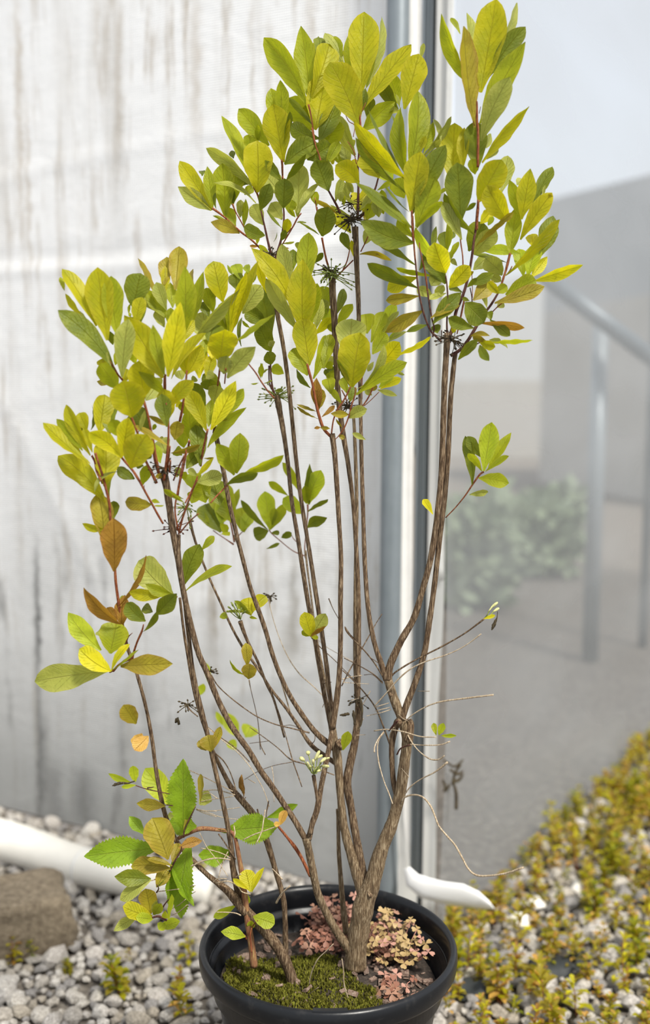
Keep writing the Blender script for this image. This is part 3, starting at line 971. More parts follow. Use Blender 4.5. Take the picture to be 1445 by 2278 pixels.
# weed growing on the rock's near face side
place_weed(GP(28, 2150), 9, 0.8, 1.0, 'pale green sprout in front of the brown rock', None)
for sm, fm in WEEDS:
    pass

# ------------------------------------------------------------------ the pot
RZ = 0.240
def pot_mat():
    m, nt, out = mat('black_pot_plastic')
    tc = N(nt, 'ShaderNodeTexCoord')
    n1 = noise(nt, tc.outputs['Object'], 70, 5, 0.65)
    n2 = noise(nt, tc.outputs['Object'], 9, 4)
    c = mixc(nt, n2.outputs[0], (0.003, 0.0035, 0.0045), (0.010, 0.011, 0.013))
    dust = ramp(nt, [(0.55, (0, 0, 0)), (0.8, (1, 1, 1))], n1.outputs[0])
    c = mixc(nt, math_(nt, 'MULTIPLY', dust.outputs[0], 0.08), c, (0.20, 0.18, 0.16))
    rg = math_(nt, 'ADD', math_(nt, 'MULTIPLY', n1.outputs[0], 0.22), 0.20)
    principled(nt, out, c, rg, bump(nt, n1.outputs[0], 0.12, 0.001), 0, 0.28)
    return m
POTM = pot_mat()
pot = empty('nursery_pot', (POT.x, POT.y, 0), 'black plastic nursery pot with a rolled rim holding the shrub', 'pot')
rim = [(0.1315, RZ - 0.020), (0.1365, RZ - 0.021), (0.1392, RZ - 0.017), (0.1402, RZ - 0.008), (0.1396, RZ - 0.001), (0.1370, RZ + 0.003), (0.1335, RZ + 0.002), (0.1312, RZ - 0.003), (0.1300, RZ - 0.010), (0.1295, RZ - 0.020)]
v, f = lathe(rim, POT.x, POT.y, 128)
mb = MB(); mb.add(v, f); mb.build('rim', POTM, pot)
body = [(0.0, 0.001), (0.098, 0.001), (0.101, 0.004), (0.114, RZ - 0.085), (0.120, RZ - 0.050), (0.1250, RZ - 0.046), (0.1275, RZ - 0.022), (0.1320, RZ - 0.0205),
        (0.1300, RZ - 0.0195), (0.1285, RZ - 0.024), (0.1245, RZ - 0.026), (0.1240, RZ - 0.030), (0.1232, RZ - 0.044), (0.1195, RZ - 0.046), (0.118, RZ - 0.052), (0.108, RZ - 0.09), (0.106, RZ - 0.10)]
v, f = lathe(body, POT.x, POT.y, 128)
mb = MB(); mb.add(v, f); mb.build('body', POTM, pot)
# small embossed tab on the front of the rim
mb = MB()
for k in range(9):
    pass
a0 = at(700, 2252, 0.985)
v, f = [], []
for k in range(13):
    a = math.radians(-96.5 + k * 1.2)
    for (r, z) in ((0.1302, RZ + 0.0025), (0.1375, RZ + 0.0035), (0.1380, RZ + 0.0022), (0.1302, RZ + 0.0012)):
        v.append((POT.x + r * math.cos(a), POT.y + r * math.sin(a), z))
for k in range(12):
    for i in range(4):
        a = k * 4 + i; b = k * 4 + (i + 1) % 4
        f.append((a, b, b + 4, a + 4))
f += [(0, 3, 2, 1), (48, 49, 50, 51)]
mb.add(v, f); mb.build('rim_tab', POTM, pot, smooth=False)

# soil, moss
SZ = RZ - 0.044
def soil_h(x, y):
    return SZ + 0.006 * mn.noise(Vector((x * 18, y * 18, 1))) + 0.003 * mn.noise(Vector((x * 70, y * 70, 5))) + 0.010 * math.exp(-((x - 0.02) ** 2 + (y - 0.01) ** 2) / 0.002)
SOIL = rock_mat('potting_soil', (0.012, 0.009, 0.007), (0.040, 0.028, 0.020), (0.12, 0.09, 0.065), 260)
v, f = [], []
nr, na = 26, 72
for i in range(nr + 1):
    r = 0.1185 * i / nr
    for k in range(na):
        a = 6.28319 * k / na
        x, y = r * math.cos(a), r * math.sin(a)
        v.append((POT.x + x, POT.y + y, soil_h(x, y)))
for i in range(nr):
    for k in range(na):
        a = i * na + k; b = i * na + (k + 1) % na
        f.append((a, b, b + na, a + na))
tag(mesh_obj('soil', v, f, SOIL), 'dark crumbly potting soil filling the pot below the rim', 'soil', kind='stuff')
rng = random.Random(8)
def moss_mat(name, a, b):
    m, nt, out = mat(name)
    geo = N(nt, 'ShaderNodeNewGeometry')
    n1 = noise(nt, geo.outputs['Position'], 120, 4)
    n2 = noise(nt, geo.outputs['Position'], 700, 3)
    c = ramp(nt, [(0.35, tuple(q * 0.55 for q in a)), (0.55, a), (0.72, b)], math_(nt, 'ADD', math_(nt, 'MULTIPLY', n1.outputs[0], 0.6), math_(nt, 'MULTIPLY', n2.outputs[0], 0.4)))
    principled(nt, out, c.outputs[0], 0.8, None, 0, 0.2)
    return m
MOSS = moss_mat('moss_green', (0.13, 0.125, 0.014), (0.30, 0.34, 0.04))
mb = MB()
def mossy(x, y):
    if x < 0.03 and y < 0.045 - 0.3 * max(0, x + 0.02): return True
    if y < -0.02 and x < 0.075 - 0.25 * (y + 0.12): return mn.noise(Vector((x * 25, y * 25, 3))) > -0.25
    return False
for it in range(26000):
    a = rng.uniform(0, 6.283); r = 0.1145 * math.sqrt(rng.random())
    x, y = r * math.cos(a), r * math.sin(a)
    if not mossy(x, y): continue
    z = soil_h(x, y) + 0.005 * max(0, mn.noise(Vector((x * 40, y * 40, 9))) + 0.4)
    b = Vector((POT.x + x, POT.y + y, z - 0.002))
    h = rng.uniform(0.003, 0.0065)
    d = Vector((rng.uniform(-.6, .6), rng.uniform(-.6, .6), 1)).normalized() * h
    s = Vector((rng.uniform(-1, 1), rng.uniform(-1, 1), rng.uniform(-.2, .2))).normalized() * rng.uniform(0.0006, 0.0013)
    mb.add([b, b + d * .6 + s, b + d, b + d * .6 - s], [(0, 1, 2, 3)])
tag(mb.build('moss', MOSS, smooth=False), 'green and brown moss cushion covering the front and left soil in the pot', 'moss', kind='stuff')
# flecks of bark, grit and litter on the soil
mb = MB()
LIT = rock_mat('litter', (0.10, 0.05, 0.035), (0.30, 0.20, 0.15), (0.62, 0.52, 0.42), 500)
for it in range(420):
    a = rng.uniform(0, 6.283); r = 0.112 * math.sqrt(rng.random())
    x, y = r * math.cos(a), r * math.sin(a)
    if mossy(x, y) and rng.random() < 0.72: continue
    q = rng.uniform(0.0012, 0.0042)
    M_ = Matrix.Translation((POT.x + x, POT.y + y, soil_h(x, y) + q * 0.6)) @ Matrix.Rotation(rng.uniform(0, 6), 4, 'Z') @ Matrix.Rotation(rng.uniform(-.8, .8), 4, 'X')
    box_mb(mb, (-q * 1.4, -q * .7, -q * .35), (q * 1.4, q * .7, q * .35), 0, M_)
tag(mb.build('bark_litter', LIT, smooth=False), 'bits of bark and grit scattered on the potting soil', 'litter', kind='stuff')

# ------------------------------------------------------------------ wood sorrel in the pot
SOR1 = plain('sorrel_pink_tan', (0.28, 0.145, 0.09), 0.6, 120, 0.3)
SOR2 = plain('sorrel_straw', (0.33, 0.225, 0.09), 0.6, 120, 0.25)
SOR3 = plain('sorrel_red_brown', (0.21, 0.085, 0.05), 0.6, 120, 0.3)
SOR4 = plain('sorrel_rosy', (0.36, 0.185, 0.135), 0.6, 120, 0.2)
SSTALK = plain('sorrel_stalk', (0.42, 0.20, 0.15), 0.6, 120, 0.3)
def heart(mb, c, d, nrm, s, mi):
    """one notched leaflet, folded along its middle"""
    side = d.cross(nrm).normalized()
    up = side.cross(d).normalized()
    P = [(0, 0), (.45, .42), (.85, .55), (1.08, .30), (.92, 0)]
    vs = []
    for u, w in P: vs.append(c + d * (u * s) + side * (w * s) + up * (abs(w) * s * 0.30 - 0.12 * s * u * u))
    for u, w in P[1:4]: vs.append(c + d * (u * s) - side * (w * s) + up * (abs(w) * s * 0.30 - 0.12 * s * u * u))
    # 0 centre,1..3 right,4 notch,5..7 left
    mb.add(vs, [(0, 1, 2, 4), (2, 3, 4), (0, 4, 6, 5), (4, 7, 6)], None, mi)
def sorrel(name, cx, cy, rx, ry, n, hmax, label, seed, cols):
    r = random.Random(seed)
    t = empty(name, (cx, cy, SZ), label, 'weed')
    fo, st = MB(), MB()
    for k in range(n):
        a = r.uniform(0, 6.283); q = math.sqrt(r.random())
        x, y = cx + rx * q * math.cos(a), cy + ry * q * math.sin(a)
        d = math.hypot(x - POT.x, y - POT.y)
        if d > 0.108: continue
        zb = soil_h(x - POT.x, y - POT.y)
        h = hmax * (1 - 0.45 * q * q) * r.uniform(0.15, 1.15) + 0.005
        top = Vector((x + r.uniform(-.011, .011), y + r.uniform(-.011, .011), zb + h))
        base = Vector((cx + (x - cx) * 0.45, cy + (y - cy) * 0.45, zb - 0.001))
        mid = (top + base) / 2 + Vector((r.uniform(-.003, .003), r.uniform(-.003, .003), 0.002))
        if r.random() < 0.55:
            tube(st, [base, mid, top], [0.0005] * 3, 4)
        nrm = Vector((r.uniform(-.7, .7), r.uniform(-.9, .2), 1)).normalized()
        t1 = nrm.cross(Vector((r.uniform(-1, 1), r.uniform(-1, 1), 0.1))).normalized()
        t2 = nrm.cross(t1)
        s = r.uniform(0.0048, 0.0078)
        mi = cols[r.randrange(len(cols))]
        ph = r.uniform(0, 2)
        for j in range(3):
            an = ph + j * 2.094
            heart(fo, top, (t1 * math.cos(an) + t2 * math.sin(an) - nrm * r.uniform(0.0, 0.35)).normalized(), nrm, s, mi)
    fo.build('foliage', [SOR1, SOR2, SOR3, SOR4], t)
    st.build('stalk', SSTALK, t)
g = on_ground(880, 2105, SZ + 0.015)
sorrel('wood_sorrel', g.x, g.y, 0.046, 0.038, 215, 0.038, 'straw and tan clover-leaved sorrel clump right of the trunk in the pot', 3, [0, 1, 1, 1, 1, 3, 2])
g = on_ground(742, 2045, SZ + 0.02)
sorrel('wood_sorrel', g.x, g.y, 0.034, 0.028, 140, 0.046, 'reddish brown sorrel clump behind the trunk at the back of the pot', 4, [0, 3, 2, 0, 2])
g = on_ground(722, 2105, SZ + 0.012)
sorrel('wood_sorrel', g.x, g.y, 0.026, 0.014, 42, 0.022, 'rusty sorrel leaves between the leaning stem and the trunk', 7, [2, 0, 2])
g = on_ground(880, 2200, SZ + 0.004)
sorrel('wood_sorrel', g.x, g.y, 0.030, 0.012, 14, 0.006, 'few rosy sorrel leaves at the front right of the soil', 6, [3, 0, 2])
# grass-like tuft at the front of the pot
tf = at(716, 2238, 1.035)
t = empty('grass_tuft', (tf.x, tf.y, SZ + 0.01), 'small bright green grassy tuft at the front inside the pot rim', 'grass')
mb = MB(); r = random.Random(2)
for k in range(26):
    a = r.uniform(0, 6.28); el = r.uniform(0.3, 1.3)
    d = Vector((math.cos(a) * math.cos(el), math.sin(a) * math.cos(el), math.sin(el)))
    L = r.uniform(0.010, 0.019)
    b = Vector((tf.x, tf.y, SZ + 0.004)); s = d.cross(Vector((0.1, 0.9, 0.3))).normalized() * 0.0011
    mb.add([b - s * .6, b + s * .6, b + d * L * .5 + s, b + d * L, b + d * L * .5 - s], [(0, 1, 2, 4), (4, 2, 3)], [(0, 0), (1, 0), (1, .5), (.5, 1), (0, .5)])
mb.build('blade', LEAF['G'], t)

# ------------------------------------------------------------------ white tag behind the pot
TAGM = plain('white_tag', (0.90, 0.89, 0.87), 0.5, 20, 0.03)
pts = [(904, 1932, 1.60, 7), (916, 1958, 1.59, 18), (945, 1976, 1.575, 24), (985, 1986, 1.56, 24), (1025, 1992, 1.545, 25), (1058, 2002, 1.53, 19), (1082, 2013, 1.52, 10), (1098, 2022, 1.515, 1.5)]
vs, fs = [], []
for i, (x, y, Y, hw) in enumerate(pts):
    x2, y2 = pts[min(i + 1, 7)][:2]; x1, y1 = pts[max(i - 1, 0)][:2]
    dx, dy = x2 - x1, y2 - y1; l = math.hypot(dx, dy)
    nx_, ny_ = -dy / l, dx / l
    for s in (-1, -.5, 0, .5, 1):
        q = at(x + nx_ * hw * s, y + ny_ * hw * s, Y - 0.003 * (1 - s * s) + 0.004 * s)
        vs.append(q)
m0 = len(vs)
vs += [q + Vector((0.0, 0.0012, 0.0002)) for q in vs]
for i in range(7):
    for k in range(4):
        a = i * 5 + k
        fs.append((a, a + 1, a + 6, a + 5)); fs.append((m0 + a, m0 + a + 5, m0 + a + 6, m0 + a + 1))
    fs.append((i * 5, i * 5 + 5, m0 + i * 5 + 5, m0 + i * 5)); fs.append((i * 5 + 4, m0 + i * 5 + 4, m0 + i * 5 + 9, i * 5 + 9))
tt = MB(); tt.add(vs, fs)
tag(tt.build('plant_tag', TAGM), 'blank white pointed plastic strip hanging behind the right side of the pot', 'plastic strip')

# loose milky film hanging from the corner, the strip's upper end is caught in it
rb = [(893, 1640, 3), (891, 1740, 6), (890, 1820, 8), (894, 1890, 10), (901, 1945, 14), (905, 1990, 22), (900, 2050, 24), (898, 2100, 22)]
vs, fs = [], []
for i, (x, y, hw) in enumerate(rb):
    for s_ in (-1, -.5, 0, .5, 1):
        vs.append(at(x + hw * s_, y, 1.665 + 0.006 * math.sin(s_ * 2 + i)))
m0 = len(vs); vs += [q + Vector((0, 0.0012, 0)) for q in vs]
for i in range(len(rb) - 1):
    for k in range(4):
        a = i * 5 + k
        fs += [(a, a + 1, a + 6, a + 5), (m0 + a, m0 + a + 5, m0 + a + 6, m0 + a + 1)]
tag(mesh_obj('trim_7', vs, fs, FILMW, uvs=[(q.x, q.z) for q in vs]), 'loose milky film tail hanging behind the pot', kind='structure')

# ------------------------------------------------------------------ the shrub
shrub = empty('azalea_shrub', (POT.x + 0.02, POT.y, SZ), 'tall many-stemmed shrub with yellow-green leaves growing in the black pot', 'shrub')
FLOW = random.Random(21)

def path3(txt, Y0, Y1, sc=1.0, ox=0, oy=0, n=7):
    """x y [halfwidth] triples in photo pixels -> 3d points and radii"""
    c = []
    for q in txt.split('|'):
        c.append([float(t) for t in q.split()])
    K = len(c)
    ctl = []
    L = [0]
    for a, b in zip(c, c[1:]): L.append(L[-1] + math.hypot(b[0] - a[0], b[1] - a[1]))
    for i, q in enumerate(c):
        t = L[i] / L[-1]
        x, y = ox + q[0] / sc, oy + q[1] / sc
        Y = Y0 + (Y1 - Y0) * t
        ctl.append((x, y, Y, q[2] / sc))
    out = catmull(ctl, n)
    P, R = [], []
    for x, y, Y, r in out:
        p = at(x, y, Y)
        P.append(p); R.append(max(0.0003, r * px(p)))
    return P, R

def stem(name, txt, Y0, Y1, m, sc=1.0, ox=0, oy=0, seg=12, rough=0.035, n=7, parent=None):
    P, R = path3(txt, Y0, Y1, sc, ox, oy, n)
    R = [r * 0.86 * (1 + 0.025 * math.sin(i * 0.9 + P[0].x * 90)) for i, r in enumerate(R)]
    mb = MB()
    tube(mb, P, R, seg, rough, FLOW)
    return mb.build(name, m, parent or shrub)

TB = 1.13       # distance of the trunk foot
# main woody stems: x y halfwidth
ST = [
 ('790 2150 30|792 2110 27|800 2060 27|810 2010 27|828 1960 22|848 1890 18|872 1830 16|890 1760 15|900 1690 14|904 1645 13|893 1600 12|876 1555 12|862 1510 11', TB, 1.11, BARKG),
 ('908 1650 12|912 1612 10|908 1602 8', 1.11, 1.112, BARK),
 ('860 1512 10|848 1478 7.5|831 1425 6.5|818 1350 6|811 1250 6|807 1130 5.5|804 1030 5.5|802 930 5|799 800 5|797 680 6|793 590 7|790 505 8', 1.11, 1.15, BARK),
 ('862 1512 11|868 1478 10|892 1425 9|920 1375 8.5|940 1310 8|958 1240 8|972 1150 8|981 1060 8|985 960 8|988 860 8|992 790 8|995 740 9', 1.11, 1.09, BARK),
 ('893 1600 9|905 1565 8.5|926 1510 8|944 1450 7.5|955 1380 7.5|966 1300 7|976 1210 7|988 1110 7|996 1010 7|1001 900 6.5|1007 830 6.5|1012 785 6', 1.11, 1.10, BARK),
 ('884 1790 5|875 1740 7|871 1690 7|872 1650 8|882 1610 9|890 1600 8', 1.125, 1.125, BARK),
 ('815 2010 18|800 1965 15|782 1905 13|765 1840 11|757 1770 10|753 1715 11|748 1670 12|742 1640 10|738 1600 8|742 1575 8', TB, 1.14, BARKG),
 ('822 2005 16|806 1940 12|793 1870 10.5|781 1800 10|772 1745 11|777 1705 11|788 1655 10|795 1600 9|797 1560 8', TB, 1.15, BARK),
 ('795 1565 7|796 1500 7|797 1420 7|797 1330 6|793 1240 6|786 1130 5.5|775 1040 6|762 960 7|752 880 7.5|748 800 8|744 720 8.5|740 660 9|738 618 9', 1.15, 1.15, BARK),
 ('792 1560 5|790 1460 6|790 1350 5.5|791 1250 5|793 1130 5|791 1040 5|788 960 4.5|786 925 4', 1.16, 1.17, BARKG),
 ('738 1620 9|748 1560 8|755 1490 7|757 1420 6.5|757 1330 6.5|758 1240 6|753 1150 6|749 1080 6.5|744 1010 7|738 965 8', 1.13, 1.10, BARK),
 ('742 1650 8|733 1600 7|720 1540 6|708 1470 6|696 1400 6|683 1330 6|672 1260 6|661 1190 5.5|648 1110 5.5|640 1030 5.5|630 960 6.5|620 905 8|615 880 9', 1.145, 1.19, BARK),
 ('740 1590 7|733 1545 6|727 1490 6|716 1410 6|702 1320 6|690 1240 5.5|677 1160 5.5|665 1080 5.5|655 990 5.5|646 900 5.5|637 820 5.5|628 760 5.5|617 700 6|611 640 7|608 585 9', 1.14, 1.16, BARK),
 ('735 1570 3|718 1490 3|702 1410 3|692 1330 2.6|684 1270 2.6|679 1225 3.5', 1.17, 1.24, BARKG),
 ('748 1668 9|722 1648 8|698 1625 7|672 1590 6.5|645 1548 6|622 1500 6|604 1450 6|588 1395 6|572 1350 6|556 1305 5.5|540 1245 5.5|525 1185 5.5|510 1120 6|499 1060 6|489 1010 6.5|478 960 7', 1.14, 1.08, BARK),
 ('750 1700 7|720 1680 6|690 1655 5.5|660 1610 4.5|632 1570 4|604 1535 3.5|575 1490 3.5|540 1440 3.5|515 1395 3.2|490 1340 3|465 1285 3|443 1230 3.2|430 1190 3.5|420 1150 4.5', 1.15, 1.16, BARK),
 ('632 1640 2.5|610 1560 3|592 1520 3.5|572 1470 3.5|552 1430 4|540 1400 5|534 1382 6', 1.15, 1.12, BARK),
 ('650 1600 1.6|620 1500 2|600 1440 2.4|580 1380 2.6|560 1320 3|545 1265 3|533 1220 3.4|522 1190 5', 1.17, 1.22, BARKG),
 ('795 2140 16|775 2110 13|750 2075 11|725 2030 10|706 1985 10|694 1930 10|686 1890 10|680 1862 11', TB, 1.10, BARKG),
 ('678 1865 8|655 1825 7.5|632 1790 7.5|605 1750 7.5|578 1712 7.5|552 1668 7.5|528 1635 7.5|506 1600 7.5|484 1555 7.5|462 1500 7.5|442 1455 7.5|428 1405 7.5|415 1350 7.5|405 1300 7.5|396 1245 8|386 1190 9|377 1130 9|370 1080 10|362 1050 11', 1.10, 1.045, BARK),
 ('686 1868 8|694 1835 7|705 1800 8|713 1755 7|722 1710 7|730 1672 7|740 1620 7', 1.10, 1.13, BARK),
 ('690 1855 6|694 1825 5|703 1808 5|706 1785 4.5|702 1755 4.5|697 1725 5.5', 1.095, 1.09, BARK),
 ('658 2215 15|645 2165 14|625 2120 14|598 2082 14|565 2045 13|535 2015 13|510 1985 11|485 1965 8|460 1945 6.5|430 1915 6.5|405 1888 6|385 1858 6|368 1815 6|355 1760 5.5|345 1700 5|338 1645 5|328 1590 4.5|316 1540 4.5|303 1495 4.5|290 1460 4.5|280 1430 5|274 1400 5', 1.115, 1.06, BARK),
 ('275 1405 5|268 1370 4|262 1330 3.6|257 1290 3.6|255 1250 3.2|252 1200 3.2|246 1160 3.4|243 1120 3.6|235 1085 3.4|227 1055 3.2|219 1030 3|212 1008 3.4', 1.06, 1.02, SHOOT),
 ('536 2010 11|527 1970 10|518 1930 8|514 1885 7|505 1830 6.5|492 1770 6|479 1715 6|466 1655 6|452 1595 6|438 1540 6|427 1480 5.5|420 1420 5.5|412 1350 5.5|404 1280 5.5|397 1230 6|395 1190 8', 1.11, 1.06, BARK),
 ('635 2130 8|634 2060 7|630 2000 7|612 1935 7|596 1880 8|580 1838 9|558 1805 9|530 1772 8|512 1748 6.5|492 1710 5.5|474 1672 4.5|460 1635 4|446 1592 4|432 1540 4|421 1480 4|408 1400 3.5|400 1330 3.5', 1.14, 1.09, BARK),
 ('770 2075 9|763 2020 7.5|758 1960 6.5|753 1890 5.5|752 1830 5|750 1800 4', 1.16, 1.16, BARKG),
 ('800 2105 13|785 2075 10|790 2040 9|803 2010 9', 1.13, 1.14, BARKG),
 ('690 1950 4|668 1905 4|640 1865 3.5|618 1838 3', 1.12, 1.13, SHOOT),
]
for txt, a, b, m in ST: stem('stem', txt, a, b, m)
# scars and burrs where old wood was cut
for (x, y, Y, r) in ((757, 1655, 1.125, 12), (822, 1990, 1.115, 6), (868, 1545, 1.10, 5), (887, 1606, 1.10, 8)):
    p = at(x, y, Y); mb = MB()
    b = bmesh.new(); bmesh.ops.create_icosphere(b, subdivisions=3, radius=r * px(p))
    for q in b.verts: q.co *= 1 + 0.35 * mn.noise(q.co * 300)
    mb.add([q.co + p for q in b.verts], [tuple(k.index for k in ff.verts) for ff in b.faces]); b.free()
    mb.build('burl', BARK, shrub)

